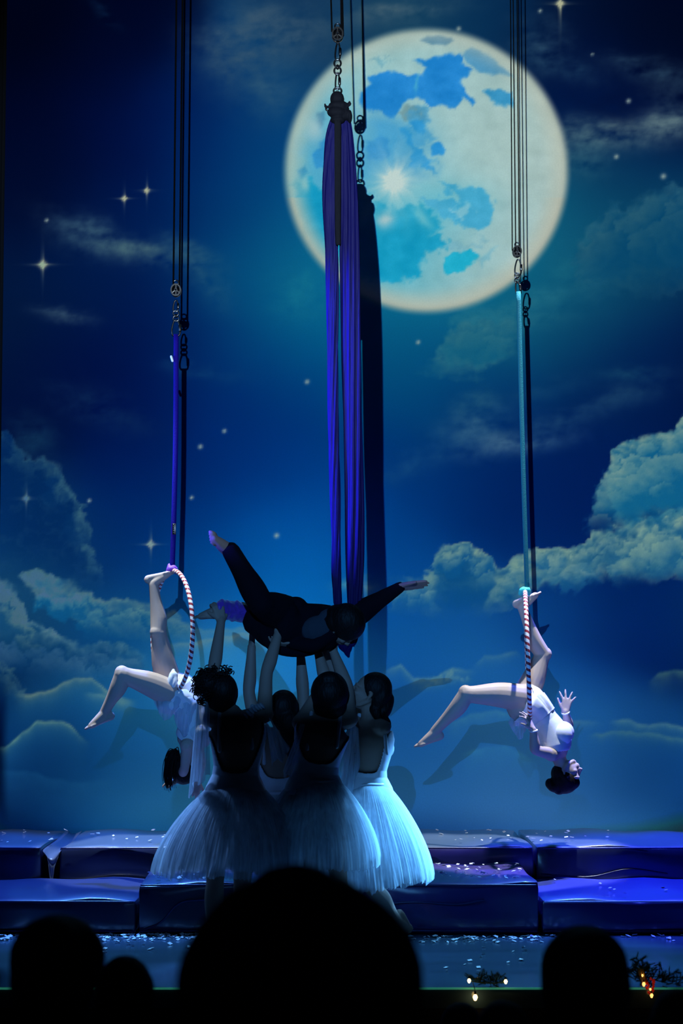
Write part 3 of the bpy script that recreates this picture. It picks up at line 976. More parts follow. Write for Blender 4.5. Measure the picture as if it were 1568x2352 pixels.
ILL_C = [
    [-0.5265, -0.2754, -1.1513, -7.5701, -7.1475, 29.2756, 35.3293, -40.4972, -51.2168, 18.8142, 23.8873, 0.0507, 0.3658, 4.4893, 3.9337, -19.1422, -17.1771, 25.9357, 20.8538, -11.2222, -8.0033, -0.4818, -1.8070, -5.4419, 1.1389, 19.8683, 14.7071, -11.2887, -14.2737, -3.3978, 0.5405, 2.1339, -3.3031, -16.0527, 7.8937, 26.9232, -5.3944, -13.4885, -0.2590, -1.6574, 0.3918, 1.3258, -4.2494, 0.7158, 3.7495, 0.5362, -0.2529, -1.5311, 4.5966, 1.4497, -3.9632, -1.0982, 2.6117, 3.5184, -2.6469, -2.3873, -0.6331, -1.5786, 0.4159, 0.4859, 1.2066, -0.7397, -1.6502, 0.2606, 0.5122, -0.4444],
    [-0.2968, -0.4084, -1.3869, -4.3197, -2.7409, 17.5756, 20.7287, -24.2777, -32.3322, 11.0580, 15.3044, 0.0795, 0.5284, 2.5923, 0.3746, -10.8921, -5.2892, 14.0640, 6.7107, -5.7243, -2.3357, -0.5016, -1.3576, -2.0157, 0.5682, 6.8757, 12.1442, 2.6420, -11.5281, -7.5984, 0.5042, 1.1532, -3.5105, -9.5074, 7.7274, 15.9320, -4.7592, -7.9655, -0.3738, -0.5227, 0.5708, -1.1461, -3.3770, 1.8154, 2.1751, 0.2206, -1.0992, -0.1958, 5.1447, 0.1968, -3.5753, -0.1524, 2.0247, 2.1195, -1.5879, -0.8622, -0.5120, -0.4584, 0.3222, -0.5980, 0.2185, -0.8045, -1.6226, 0.2411, 0.3553, -0.0144],
    [-0.0170, -0.3647, -1.2977, -1.3884, 1.4765, 7.5190, 5.1865, -10.9350, -11.9834, 4.7585, 6.0979, 0.1014, 0.4644, 1.0350, -0.5070, -4.5793, -1.4168, 5.7784, 1.9757, -2.2577, -0.5385, -0.4550, -0.5248, 0.6154, -0.1577, -1.1495, 8.7755, 8.7318, -8.1249, -8.2791, 0.2911, 0.2484, -1.6701, -4.0027, 3.7371, 7.4179, -2.2940, -3.9211, -0.0696, -0.4649, -0.6042, -1.6586, -0.7092, 2.0804, 0.8346, 0.1476, -0.8103, -0.1813, 3.1964, 0.2560, -2.0035, -0.6648, 1.6117, 1.2535, -1.0078, -1.0645, -0.4360, 0.1543, 0.2482, -0.8599, 1.2257, -0.6494, -0.9159, 0.2356, 0.1137, -0.6215],
]


def ILL(px, py):
    u = np.clip((px - 784) / 784, -1, 1)
    v = np.clip((py - 950) / 950, -1, 1)
    out = []
    for k in ILL_C:
        t = np.zeros_like(u)
        n = 0
        for i in range(11):
            for j in range(11 - i):
                t += k[n] * u ** i * v ** j
                n += 1
        out.append(np.exp(t))
    return np.stack(out, -1)


# ------------------------------------------------------------------ structure
def struct(name, mb, m, **kw):
    o = mb.build(name, m, **kw)
    o['kind'] = 'structure'
    return o


YE = 9.74                                   # stage edge
mb = MB()
mb.box((0, (YE + 16) / 2, -0.05), (V(1, 0, 0), V(0, 1, 0), V(0, 0, 1)), (6, (16 - YE) / 2, 0.05))
struct('floor', mb, M['stage'], smooth=False)
mb = MB()
mb.box((0, YE + 0.05, -0.60), (V(1, 0, 0), V(0, 1, 0), V(0, 0, 1)), (6, 0.05, 0.497))
struct('wall_stage_front', mb, M['stage_front'], smooth=False)
mb = MB()
mb.box((0, YE - 0.004, -0.006), (V(1, 0, 0), V(0, 1, 0), V(0, 0, 1)), (6, 0.004, 0.0045))
struct('trim_1', mb, M['edge_strip'], smooth=False)
mb = MB()
for (ya, yb, zt) in ((-1.5, 2.2, 0.1), (2.2, 3.75, -0.05), (3.75, 5.6, -0.36), (5.6, YE, -1.0)):
    mb.box((0, (ya + yb) / 2, (zt - 1.2) / 2), (V(1, 0, 0), V(0, 1, 0), V(0, 0, 1)), (6, (yb - ya) / 2, (zt + 1.2) / 2))
struct('floor_auditorium', mb, M['hall'], smooth=False)
# black side drape at the left of the screen and the mirrored one on the right, out of frame
for nm, xx in (('wall_left', -2.62), ('wall_right', 3.9)):
    G = []
    for i in range(2):
        row = []
        for j in range(120):
            yy = 14.3 + (15.2 - 14.3) * j / 119
            xo = xx - (0.02 if xx < 0 else -0.02) * (1 + math.sin(j * 0.9)) - (0.3 if xx < 0 else -0.3) * (14.5 - yy)
            row.append(V(xo, yy, 0.002 + 8.0 * i))
        G.append(row)
    mb = MB()
    mb.grid(G)
    struct(nm, mb, M['drape'], solid=0.01)
make_screen()

# unseen box added round the projector lamps; its aperture trims the beam
pr = empty('projector', (PROJ.x, 0.2, PROJ.z - 0.2), 'black box added out of view to trim the projector beam', 'projector')
YA = 0.5
hw = []
for (sx, sz) in ((-2.6, 0.46), (3.5, 7.4)):
    t = (YA - PROJ.y) / (YB - PROJ.y)
    hw.append((PROJ.x + (sx - PROJ.x) * t, PROJ.z + (sz - PROJ.z) * t))
(ax0, az0), (ax1, az1) = hw
AX = (V(1, 0, 0), V(0, 1, 0), V(0, 0, 1))
for (bx0, bx1, bz0, bz1) in ((-0.85, ax0, 3.2, 4.2), (ax1, -0.15, 3.2, 4.2), (ax0, ax1, 3.2, az0), (ax0, ax1, az1, 4.2)):
    mb = MB()
    mb.box(((bx0 + bx1) / 2, YA, (bz0 + bz1) / 2), AX, ((bx1 - bx0) / 2, 0.004, (bz1 - bz0) / 2))
    mb.build('aperture_plate', M['stage_front'], pr, smooth=False)
for (c, h) in (((-0.85, 0.2, 3.7), (0.004, 0.3, 0.5)), ((-0.15, 0.2, 3.7), (0.004, 0.3, 0.5)), ((-0.5, 0.2, 4.2), (0.354, 0.3, 0.004)),
               ((-0.5, 0.2, 3.2), (0.354, 0.3, 0.004)), ((-0.5, -0.1, 3.7), (0.354, 0.004, 0.5))):
    mb = MB()
    mb.box(c, AX, h)
    mb.build('beam_box_panel', M['stage_front'], pr, smooth=False)
# ------------------------------------------------------------------ mats


def crash_mat(pxa, pxb, yf, yb, ztop, m, label, group, zbot=0.0, seam=None, pm='piping', tm='top_pale'):
    """soft vinyl mat; pxa, pxb are where its front corners stand in the photograph"""
    pf = 1540 + (HC - ztop) / yf * F
    xa = P(pxa, pf, yf).x
    xb = P(pxb, pf, yf).x
    root = empty('crash_mat', ((xa + xb) / 2, (yf + yb) / 2, zbot), label, 'mat', group)
    nx, ny, nz = max(8, int((xb - xa) / 0.09)), 14, 6
    hx, hy, hz = (xb - xa) / 2, (yb - yf) / 2, (ztop - zbot) / 2
    c = V((xa + xb) / 2, (yf + yb) / 2, (ztop + zbot) / 2)
    rr = 0.028
    me = MB()
    ph = random.random() * 10

    def pt(u, v, w_):
        p = V(u * hx, v * hy, w_ * hz)
        # rounded box
        q = np.clip(p, [-hx + rr, -hy + rr, -hz + rr], [hx - rr, hy - rr, hz - rr])
        d = p - q
        n = np.linalg.norm(d)
        if n > 1e-9:
            p = q + d / n * rr
        k = 0.010 * math.sin(5.1 * p[0] + ph) * math.sin(4.3 * p[1] + ph * 2) + 0.006 * math.sin(13 * p[0] + 3 * p[2] * 9 + ph)
        if w_ > 0.5:
            p = p + V(0, 0, k + 0.012 * (1 - u * u) * (1 - v * v) - 0.006)
        if abs(v) > 0.98:
            p = p + V(0, math.copysign(0.008, v) * math.sin(7 * p[0] + 11 * p[2] + ph), 0)
        return c + p

    def face(fn, a, b):
        nonlocal me
        ia = [-1, -1 + rr / 2, ] + list(np.linspace(-1, 1, a + 1)[1:-1]) + [1 - rr / 2, 1]
        ib = [-1, -1 + rr / 2] + list(np.linspace(-1, 1, b + 1)[1:-1]) + [1 - rr / 2, 1]
        me.grid([[fn(i, j) for j in ib] for i in ia])
    face(lambda i, j: pt(i, -j, -1), nx, ny)
    face(lambda i, j: pt(i, -1, j), nx, nz)
    face(lambda i, j: pt(-i, 1, j), nx, nz)
    face(lambda i, j: pt(1, i, j), ny, nz)
    face(lambda i, j: pt(-1, -i, j), ny, nz)
    o = me.build('mat_body', m, root)
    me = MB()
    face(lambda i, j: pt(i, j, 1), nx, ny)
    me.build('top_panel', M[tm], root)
    md = o.modifiers.new('w', 'WELD')
    md.merge_threshold = 0.0005
    # piping along the front edges and a seam across the face
    for zz in (ztop - 0.018, zbot + 0.02):
        mb = MB()
        mb.tube([(xa + 0.02, yf - 0.004, zz), ((xa + xb) / 2, yf - 0.009, zz + 0.002), (xb - 0.02, yf - 0.004, zz)], 0.006, 6, 16)
        mb.build('piping', M[pm if zz > ztop - 0.05 else 'piping'], root)
    if seam:
        mb = MB()
        mb.tube([V(xa + (xb - xa) * a, yf - 0.008, zbot + (ztop - zbot) * b) for a, b in seam], 0.006, 6, 8)
        mb.build('vinyl_fold', M['piping'], root)
    return root


YF = 11.65
GB = 'mats of the back row'
GF = 'mats of the front row'
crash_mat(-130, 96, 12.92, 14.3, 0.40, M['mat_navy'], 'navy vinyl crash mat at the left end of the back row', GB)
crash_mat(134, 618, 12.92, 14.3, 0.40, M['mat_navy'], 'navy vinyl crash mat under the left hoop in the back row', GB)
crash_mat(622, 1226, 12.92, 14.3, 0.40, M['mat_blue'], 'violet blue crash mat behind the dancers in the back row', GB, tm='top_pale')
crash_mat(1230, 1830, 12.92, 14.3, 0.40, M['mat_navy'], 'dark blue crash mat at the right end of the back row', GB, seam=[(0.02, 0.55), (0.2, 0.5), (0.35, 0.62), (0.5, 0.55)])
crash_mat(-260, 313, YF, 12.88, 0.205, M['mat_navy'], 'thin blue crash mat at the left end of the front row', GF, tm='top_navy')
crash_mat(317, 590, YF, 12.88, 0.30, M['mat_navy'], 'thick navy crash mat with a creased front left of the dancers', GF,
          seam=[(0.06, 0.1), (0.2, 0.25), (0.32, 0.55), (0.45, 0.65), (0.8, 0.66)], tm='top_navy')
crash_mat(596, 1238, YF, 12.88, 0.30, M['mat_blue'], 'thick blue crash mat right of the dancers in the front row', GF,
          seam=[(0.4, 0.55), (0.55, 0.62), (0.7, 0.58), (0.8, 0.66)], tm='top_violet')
crash_mat(1243, 1850, YF, 12.88, 0.205, M['mat_blue'], 'thin bright blue crash mat at the right end of the front row', GF, pm='piping_highlight', tm='top_blue')

# loose vinyl hanging in the gap between the two left back mats


def drape_sheet(name, top, bot, m, parent, nu=40, nv_=28, folds=5, amp=0.012, phase=0.0, jag=0.0, bulge=0.0, solid=0.0015):
    """cloth hung between an upper and a lower polyline, with folds that deepen downwards"""
    A, _ = catmull([tuple(p) for p in top], [(0,)] * len(top), 10)
    B, _ = catmull([tuple(p) for p in bot], [(0,)] * len(bot), 10)

    def samp(C, t):
        f = t * (len(C) - 1)
        i = min(int(f), len(C) - 2)
        return C[i] * (1 - (f - i)) + C[i + 1] * (f - i)
    G = []
    for j in range(nv_ + 1):
        v = j / nv_
        row = []
        for i in range(nu + 1):
            u = i / nu
            a = samp(A, u)
            b = samp(B, u)
            p = a * (1 - v) + b * v
            k = amp * (0.25 + v) * (math.sin(folds * 2 * math.pi * u + phase + 1.2 * v) + 0.5 * math.sin(folds * 4.3 * u + 2 * phase - v))
            p = p + V(k * 0.35, k, 0) + V(0, bulge * math.sin(math.pi * v), 0)
            if jag:
                p = p + V(0, 0, -jag * v ** 4 * math.sin(3 * folds * u + phase))
            row.append(p)
        G.append(row)
    mb = MB()
    mb.grid(G)
    return mb.build(name, m, parent, solid=solid)


# pale vinyl sheet sagging into the gap between the two left back mats
sh_ = empty('vinyl_sheet', P(118, 2010, 12.9), 'pale vinyl sheet sagging into the gap between the two left back mats', 'sheet')
rows = []
za = 0.398
for (xa, xb, yy, sag) in ((P(152, 1912, 14.1).x, P(188, 1912, 14.1).x, 14.1, 0.0), (P(128, 1924, 13.5).x, P(170, 1924, 13.5).x, 13.5, 0.03),
                          (P(100, 1938, 12.96).x, P(142, 1938, 12.96).x, 12.96, 0.05), (P(106, 1960, 12.90).x, P(136, 1960, 12.90).x, 12.90, 0.10),
                          (P(110, 1985, 12.90).x, P(128, 1985, 12.90).x, 12.90, 0.17), (P(112, 2005, 12.89).x, P(124, 2005, 12.89).x, 12.89, 0.24)):
    rows.append([V(xa + (xb - xa) * u, yy, za - sag * (0.55 + 0.45 * math.sin(math.pi * u)) - 0.02 * math.sin(math.pi * u)) for u in np.linspace(0, 1, 12)])
fine = []
for i in range(12):
    C_, _ = catmull([tuple(r[i]) for r in rows], [(0,)] * len(rows), 8)
    fine.append(C_)
mb = MB()
mb.grid(np.array(fine))
mb.build('sheet_cloth', M['pale_vinyl'], sh_, solid=0.004)

# paper snow on the floor and the mats
mb = MB()


def flake(x, y, z):
    s = random.uniform(0.006, 0.014)
    a = random.random() * 6.28
    t = random.uniform(0.1, 0.9)
    u = V(math.cos(a), math.sin(a), 0.25 * math.sin(t * 9))
    v = V(-math.sin(a) * 0.8, math.cos(a) * 0.8, 0.35 * math.cos(t * 7))
    c = V(x, y, z + s * 0.5)
    mb.box(c, (nv(u), nv(v), np.cross(nv(u), nv(v))), (s, s * 0.8, 0.0012))


for (xa, xb, n, ya, yb) in ((230, 480, 150, 11.42, 11.63), (120, 240, 40, 11.42, 11.63), (0, 60, 34, 11.35, 11.62), (940, 1250, 95, 11.28, 11.55), (1250, 1568, 26, 11.2, 11.6),
                            (230, 480, 26, 10.9, 11.4), (960, 1250, 14, 10.2, 11.1), (500, 900, 60, 11.2, 11.6)):
    for i in range(n):
        y = yb - (yb - ya) * random.random() ** 1.8
        x = P(random.uniform(xa, xb), 2150, y).x
        flake(x, y, 0.001)
for (xa, xb, n, ya, yb, z) in ((970, 1200, 60, 11.75, 12.7, 0.31), (340, 470, 26, 11.7, 12.1, 0.31), (1260, 1560, 8, 11.8, 12.6, 0.215), (980, 1400, 26, 13.1, 14.0, 0.41),
                               (0, 120, 10, 13.0, 14.0, 0.41), (700, 960, 20, 13.0, 14.0, 0.41), (150, 380, 12, 13.0, 14.0, 0.41)):
    for i in range(n):
        y = random.uniform(ya, yb)
        flake(P(random.uniform(xa, xb), 2000, y).x, y, z)
sn = mb.build('paper_snow', M['snow'], smooth=False)
tag(sn, 'small white paper snow flakes scattered over the stage floor and mats', 'confetti', kind='stuff')

# ------------------------------------------------------------------ rigging
ZT = 6.62                                    # battens above the frame


def batten(Y, xa, xb, label):
    mb = MB()
    mb.tube([(xa, Y, ZT), (xb, Y, ZT)], 0.025, 12, 1, spline=False)
    o = mb.build('rigging_batten', M['black_steel'])
    tag(o, label, 'pipe')


batten(YH, -2.4, 2.4, 'black steel pipe above the stage carrying both hoops')
batten(YS, -0.8, 0.8, 'black steel pipe above the stage carrying the silks')


def ropes(pairs, Y, label, r):
    root = empty('hoist_rope', P(pairs[0][0], 10, Y), label, 'rope')
    for (xt, xb, yb) in pairs:
        a = P(xt, 0, Y)
        b = P(xb, yb, Y)
        d = (a - b) / (a.z - b.z)
        mb = MB()
        mb.tube([b + d * (ZT - 0.02 - b.z), a, b], r, 8, 2, spline=False)
        mb.build('rope_fall', M['rope'], root)
    return root


def pulley(px, py, Y, s, label):
    """double cheek block: two drilled cheeks, sheave, eye on top, shackle below"""
    c = np.array(P(px, py, Y))
    root = empty('pulley', c, label, 'pulley')
    for k, dy in enumerate((-0.022, 0.022)):
        mb = MB()
        n = 40
        outer = []
        for i in range(n):
            a = 2 * math.pi * i / n
            rr = s * (1.0 + 0.18 * math.cos(2 * a + math.pi))
            outer.append((rr * 0.86 * math.cos(a), rr * math.sin(a)))
        for face in (dy - 0.003, dy + 0.003):
            pass
        # ring + spokes with holes between
        for (r0, r1, a0, a1, nn) in ((0.78, 1.02, 0, 2 * math.pi, 40), (0.0, 0.28, 0, 2 * math.pi, 24)):
            vs = []
            fs = []
            for i in range(nn):
                a = a0 + (a1 - a0) * i / nn
                for rr in (r0, r1):
                    for yy in (-0.003, 0.003):
                        vs.append(c + V(rr * s * 0.88 * math.cos(a), dy + yy, rr * s * 1.08 * math.sin(a)))
            for i in range(nn):
                j = (i + 1) % nn
                a4, b4 = i * 4, j * 4
                for q in ((0, 1, 3, 2),):
                    pass
                fs += [(a4, b4, b4 + 2, a4 + 2), (a4 + 1, a4 + 3, b4 + 3, b4 + 1), (a4 + 2, b4 + 2, b4 + 3, a4 + 3), (a4, a4 + 1, b4 + 1, b4)]
            mb._add(vs, fs)
        for a in (math.pi / 2, math.pi * 7 / 6, -math.pi / 6, math.pi * 1.5):
            mb.tube([c + V(0.2 * s * math.cos(a), dy, 0.2 * s * math.sin(a)), c + V(0.85 * s * 0.88 * math.cos(a), dy, 0.85 * s * 1.08 * math.sin(a))],
                    s * 0.17, 8, 1, flat=(V(0, 1, 0), 0.2), spline=False)
        ck = mb.build('cheek_plate', M['black_steel'], root, smooth=False)
    mb = MB()
    mb.tube([c + V(0, -0.013, 0), c + V(0, 0.013, 0)], s * 0.66, 28, 1, spline=False, caps=False)
    mb.build('sheave', M['black_steel'], root)
    mb = MB()
    mb.tube([c + V(0, -0.03, 0), c + V(0, 0.03, 0)], s * 0.16, 12, 1, spline=False)
    mb.build('axle', M['steel'], root)
    mb = MB()
    n = 24
    mb.tube([c + V(s * 0.42 * math.cos(2 * math.pi * i / n), 0, s * 1.35 + s * 0.42 * math.sin(2 * math.pi * i / n)) for i in range(n)],
            [s * 0.13] * n, 8, closed=True)
    mb.build('eye', M['steel'], root)
    return root


def carabiner(p0, p1, wdt, thick, m, label, gate=True):
    """closed pear link from p0 (top) to p1 (bottom)"""
    a, b = np.array(p0), np.array(p1)
    root = empty('carabiner', b, label, 'carabiner')
    ax = nv(b - a)
    L = np.linalg.norm(b - a)
    side = nv(np.cross(ax, V(0, 1, 0)))
    n = 36
    pts = []
    for i in range(n):
        t = 2 * math.pi * i / n
        u = math.cos(t)
        v = math.sin(t)
        pw = 0.62
        sx = math.copysign(abs(v) ** pw, v) * wdt / 2 * (0.85 - 0.28 * u)
        pts.append((a + b) / 2 - ax * u * L / 2 + side * sx)
    mb = MB()
    mb.tube(pts, [thick] * n, 8, closed=True)
    mb.build('link', m, root)
    if gate:
        mb = MB()
        q0 = (a + b) / 2 + side * wdt * 0.42 - ax * L * 0.16
        q1 = (a + b) / 2 + side * wdt * 0.44 + ax * L * 0.18
        mb.tube([q0, q1], thick * 1.7, 10, 1, spline=False)
        mb.build('screw_gate', m, root)
    return root


def swivel(px, py0, py1, Y, r, label):
    a, b = np.array(P(px, py0, Y)), np.array(P(px, py1, Y))
    root = empty('swivel', b, label, 'swivel')
    L = np.linalg.norm(b - a)
    rr = L * 0.25
    n = 22
    for k, c in enumerate((a + (b - a) * 0.25, b + (a - b) * 0.25)):
        mb = MB()
        mb.tube([c + V(r * math.cos(2 * math.pi * i / n), 0, rr * math.sin(2 * math.pi * i / n)) for i in range(n)], [r * 0.30] * n, 8, closed=True)
        mb.build('swivel_ring', M['steel'], root)
    mb = MB()
    mb.tube([a + (b - a) * 0.43, a + (b - a) * 0.57], r * 0.5, 12, 1, spline=False)
    mb.build('swivel_joint', M['black_steel'], root)
    return root


def strap(pts, half, m, label, name='webbing_strap', th=0.006):
    """flat webbing sling, folded double"""
    root = empty(name, pts[-1], label, 'strap')
    for k, dy in enumerate((-0.008, 0.010)):
        mb = MB()
        mb.tube([Vector(p) + Vector((0.002 * k, dy, 0)) for p in pts], half, 12, 10, flat=(V(0, 1, 0), th / half), caps=False)
        mb.build('webbing', m, root)
    return root


# left rig
ropes([(405, 398, 662), (419, 412, 662)], YH, 'pair of black ropes above the left hoop', 0.0062)
pulley(404, 667, YH, 0.038, 'black drilled pulley above the left hoop')
carabiner(P(404, 690, YH), P(403, 716, YH), 0.036, 0.0052, M['steel'], 'small bright carabiner under the left pulley')
swivel(404, 713, 738, YH, 0.019, 'steel swivel above the violet strap')
carabiner(P(404, 735, YH), P(404, 772, YH), 0.060, 0.0058, M['black_steel'], 'large dark carabiner holding the violet strap')
st = strap([P(404, 768, YH), P(403, 1000, YH), P(399, 1180, YH), P(395, 1308, YH)], 0.0150, M['strap_violet'], 'violet blue webbing strap of the left hoop')
mb = MB()
mb.box(P(400, 1215, YH - 0.012), (V(1, 0, 0), V(0, 1, 0), V(0, 0, 1)), (0.012, 0.006, 0.036))
bk = mb.build('buckle', M['black_steel'], st, bevel=0.002)
for k in range(5):
    mb = MB()
    mb.box(P(399, 1205 + 5 * k, YH - 0.021), (V(1, 0, 0), V(0, 1, 0), V(0, 0, 1)), (0.004, 0.003, 0.004))
    mb.build('rivet', M['steel'], bk)
mb = MB()
mb.tube([P(393, 819, YH - 0.02), P(396, 829, YH - 0.02)], 0.008, 8, 2)
mb.build('end_clip', mat('white_clip', (0.85, 0.9, 0.95), 0.3), st)
# right rig
ropes([(1172, 1176, 575), (1178, 1184, 575), (1187, 1192, 575)], YH, 'three thin dark ropes above the right hoop', 0.0036)
pulley(1187, 578, YH, 0.034, 'shiny dark pulley above the right hoop')
carabiner(P(1190, 596, YH), P(1189, 632, YH), 0.046, 0.005, M['steel'], 'bright steel carabiner under the right pulley')
swivel(1187, 627, 650, YH, 0.015, 'steel swivel above the teal strap')
carabiner(P(1187, 646, YH), P(1191, 676, YH), 0.036, 0.0052, M['black_steel'], 'dark carabiner holding the teal strap')
strap([P(1190, 670, YH), P(1196, 900, YH), P(1203, 1150, YH), P(1210, 1357, YH)], 0.0150, M['strap_teal'], 'teal webbing strap of the right hoop')
# silk rig
ropes([(760, 762, 72), (783, 784, 72), (786, 788, 82)], YS, 'three black ropes above the silks', 0.0048)
pulley(775, 80, YS, 0.036, 'black drilled pulley above the silks')
carabiner(P(776, 99, YS), P(775, 138, YS), 0.030, 0.0046, M['steel'], 'bright carabiner under the pulley of the silks')
swivel(775, 137, 171, YS, 0.0185, 'steel swivel above the silks')
carabiner(P(775, 167, YS), P(775, 206, YS), 0.026, 0.0046, M['steel'], 'small carabiner above the figure eight of the silks')
fe = empty('figure_eight', P(775, 215, YS), 'steel figure eight ring at the top of the silks', 'ring')
mb = MB()
c = np.array(P(775, 209, YS))
mb.tube([c + V(0.022 * math.cos(t), 0, 0.02 * math.sin(t)) for t in np.linspace(0, 2 * math.pi, 24, endpoint=False)], [0.0055] * 24, 8, closed=True)
mb.build('small_ring', M['steel'], fe)
mb = MB()
c = np.array(P(774, 250, YS))
mb.tube([c + V(0.062 * math.cos(t), 0, 0.02 * math.sin(t) + 0.0) for t in np.linspace(0, 2 * math.pi, 32, endpoint=False)], [0.006] * 32, 8, closed=True)
mb.build('large_ring', M['black_steel'], fe)


def silk_strand(prof, Y, seed, twist, name, parent, m):
    """gathered fabric: prof is a list of (x_left, x_right, y) pixels"""
    rs = np.random.default_rng(seed)
    k = [(int(q), a, p) for q, a, p in zip(rs.integers(3, 10, 5), rs.uniform(0.03, 0.09, 5), rs.uniform(0, 6.28, 5))]
    pts = []
    rad = []
    for xl, xr, y in prof:
        pts.append(P((xl + xr) / 2, y, Y))
        rad.append((xr - xl) / 2 * Y / F)

    def pf(a, t):
        o = np.ones_like(a)
        for q, am, p in k:
            o += am * np.cos(q * a + p + 2.0 * t * (q % 3 - 1))
        return o
    mb = MB()
    mb.tube(pts, rad, 44, 14, flat=(V(0, 1, 0), 0.42), prof=pf, twist=twist)
    return mb.build(name, m, parent)


sk = empty('aerial_silks', P(790, 1380, YS), 'violet blue aerial silk hanging in two long strands from a knot', 'aerial silk')
silk_strand([(762, 784, 262), (748, 782, 320), (742, 778, 430), (746, 776, 560), (749, 776, 700), (752, 776, 850), (754, 778, 1000), (757, 781, 1130), (762, 782, 1240),
             (762, 783, 1320), (766, 784, 1385)], YS, 4, 0.045, 'strand', sk, M['silk'])
silk_strand([(772, 800, 262), (780, 808, 320), (784, 816, 430), (784, 821, 560), (786, 824, 700), (788, 827, 850), (792, 829, 1000), (795, 831, 1130), (796, 831, 1240),
             (797, 829, 1320), (799, 824, 1400)], YS + 0.012, 9, 0.012, 'strand', sk, M['silk'])
silk_strand([(768, 783, 276), (768, 783, 420), (769, 782, 520), (770, 782, 558)], YS - 0.035, 14, 0.0, 'loose_tail', sk, M['silk_dark'])
mb = MB()
for (a, b, rx, rz, dy) in ((774, 228, 17, 20, 0), (777, 243, 24, 13, -0.01), (772, 258, 22, 14, -0.02), (790, 262, 14, 17, 0.0), (775, 276, 18, 10, -0.012), (803, 268, 6, 16, 0.0)):
    mb.ell(P(a, b, YS + dy), (V(1, 0, 0), V(0, 1, 0), V(0, 0, 1)), (rx * YS / F, 0.035, rz * YS / F))
for q in ([(758, 244), (748, 246), (746, 240)], [(798, 244), (804, 240), (802, 234)]):
    mb.tube([P(a, b, YS - 0.02) for a, b in q], 0.007, 8, 4)
mb.build('knot', M['silk_dark'], sk, remesh=0.005, smooth_it=3)


def hoop(cx, cy, rad, yaw, tilt, label, knotm, knot_px):
    """aerial hoop: taped steel ring; yaw turns its plane about the vertical"""
    c = np.array(P(cx, cy, YH))
    root = empty('aerial_hoop', c - V(0, 0, rad), label, 'aerial hoop')
    n = 220
    ey = V(math.cos(yaw), math.sin(yaw), 0)
    ez = nv(V(math.sin(tilt), 0, math.cos(tilt)))
    pts = [c + ey * rad * math.cos(t) + ez * rad * math.sin(t) for t in np.linspace(0, 2 * math.pi, n, endpoint=False)]
    mb = MB()
    seg = 12
    mb.tube(pts, [0.0145] * n, seg, closed=True)
    o = mb.build('taped_ring', M['tape'], root)
    at = o.data.attributes.new('wrap', 'FLOAT', 'POINT')
    val = np.zeros(n * seg, dtype=np.float32)
    for i in range(n):
        for s in range(seg):
            val[i * seg + s] = i / n * 66 + s / seg
    at.data.foreach_set('value', val)
    mb = MB()
    k = np.array(P(knot_px[0], knot_px[1], YH))
    top = c + ez * rad
    mb.tube([k + V(-0.012, 0, 0.02), top + V(-0.02, -0.01, 0.012), top + V(-0.03, 0.0, -0.01)], [0.012, 0.018, 0.016], 10, 5)
    mb.tube([k + V(0.008, 0, 0.02), top + V(0.018, -0.008, 0.01), top + V(0.024, 0.004, -0.01)], [0.012, 0.018, 0.015], 10, 5)
    mb.ell(top + V(0, -0.01, 0.012), AX, (0.028, 0.026, 0.02))
    mb.build('cloth_knot', knotm, root, remesh=0.004, smooth_it=2)
    return root


def tape_mat():
    m = mat('red_and_white_tape', (0.8, 0.8, 0.82), 0.45)
    nt = m.node_tree
    a = nt.nodes.new('ShaderNodeAttribute')
    a.attribute_name = 'wrap'
    fr = nt.nodes.new('ShaderNodeMath')
    fr.operation = 'FRACT'
    nt.links.new(a.outputs['Fac'], fr.inputs[0])
    gt = nt.nodes.new('ShaderNodeMath')
    gt.operation = 'GREATER_THAN'
    gt.inputs[1].default_value = 0.55
    nt.links.new(fr.outputs[0], gt.inputs[0])
    mx = nt.nodes.new('ShaderNodeMix')
    mx.data_type = 'RGBA'
    mx.inputs[6].default_value = (0.82, 0.83, 0.86, 1)
    mx.inputs[7].default_value = (0.32, 0.025, 0.04, 1)
    nt.links.new(gt.outputs[0], mx.inputs[0])
    nt.links.new(mx.outputs[2], nt.nodes['Principled BSDF'].inputs['Base Color'])
    return m


M['tape'] = tape_mat()
hoop(395, 1451, 0.395, math.radians(-66), 0.0, 'striped aerial hoop on the violet strap at the left', M['knot_violet'], (393, 1305))
hoop(1211, 1509, 0.420, math.radians(85), -0.03, 'striped aerial hoop on the teal strap at the right', M['knot_teal'], (1209, 1357))
# ------------------------------------------------------------------ people


def rot_about(v, ax, ang):
    ax = nv(ax)
    v = np.array(v, dtype=float)
    return v * math.cos(ang) + np.cross(ax, v) * math.sin(ang) + ax * (ax @ v) * (1 - math.cos(ang))


def limb_arm(mb, S, E, W, k=1.0, inf=0.0, t0=0.0, t1=1.0):
    S, E, W = (np.array(q, dtype=float) for q in (S, E, W))
    mb.tube([S, S * 0.6 + E * 0.4, E, E * 0.7 + W * 0.3, W * 0.75 + E * 0.25, W],
            [0.047 * k + inf, 0.041 * k + inf, 0.0345 * k + inf, 0.037 * k + inf, 0.028 * k + inf, 0.0235 * k + inf], 14, 4)


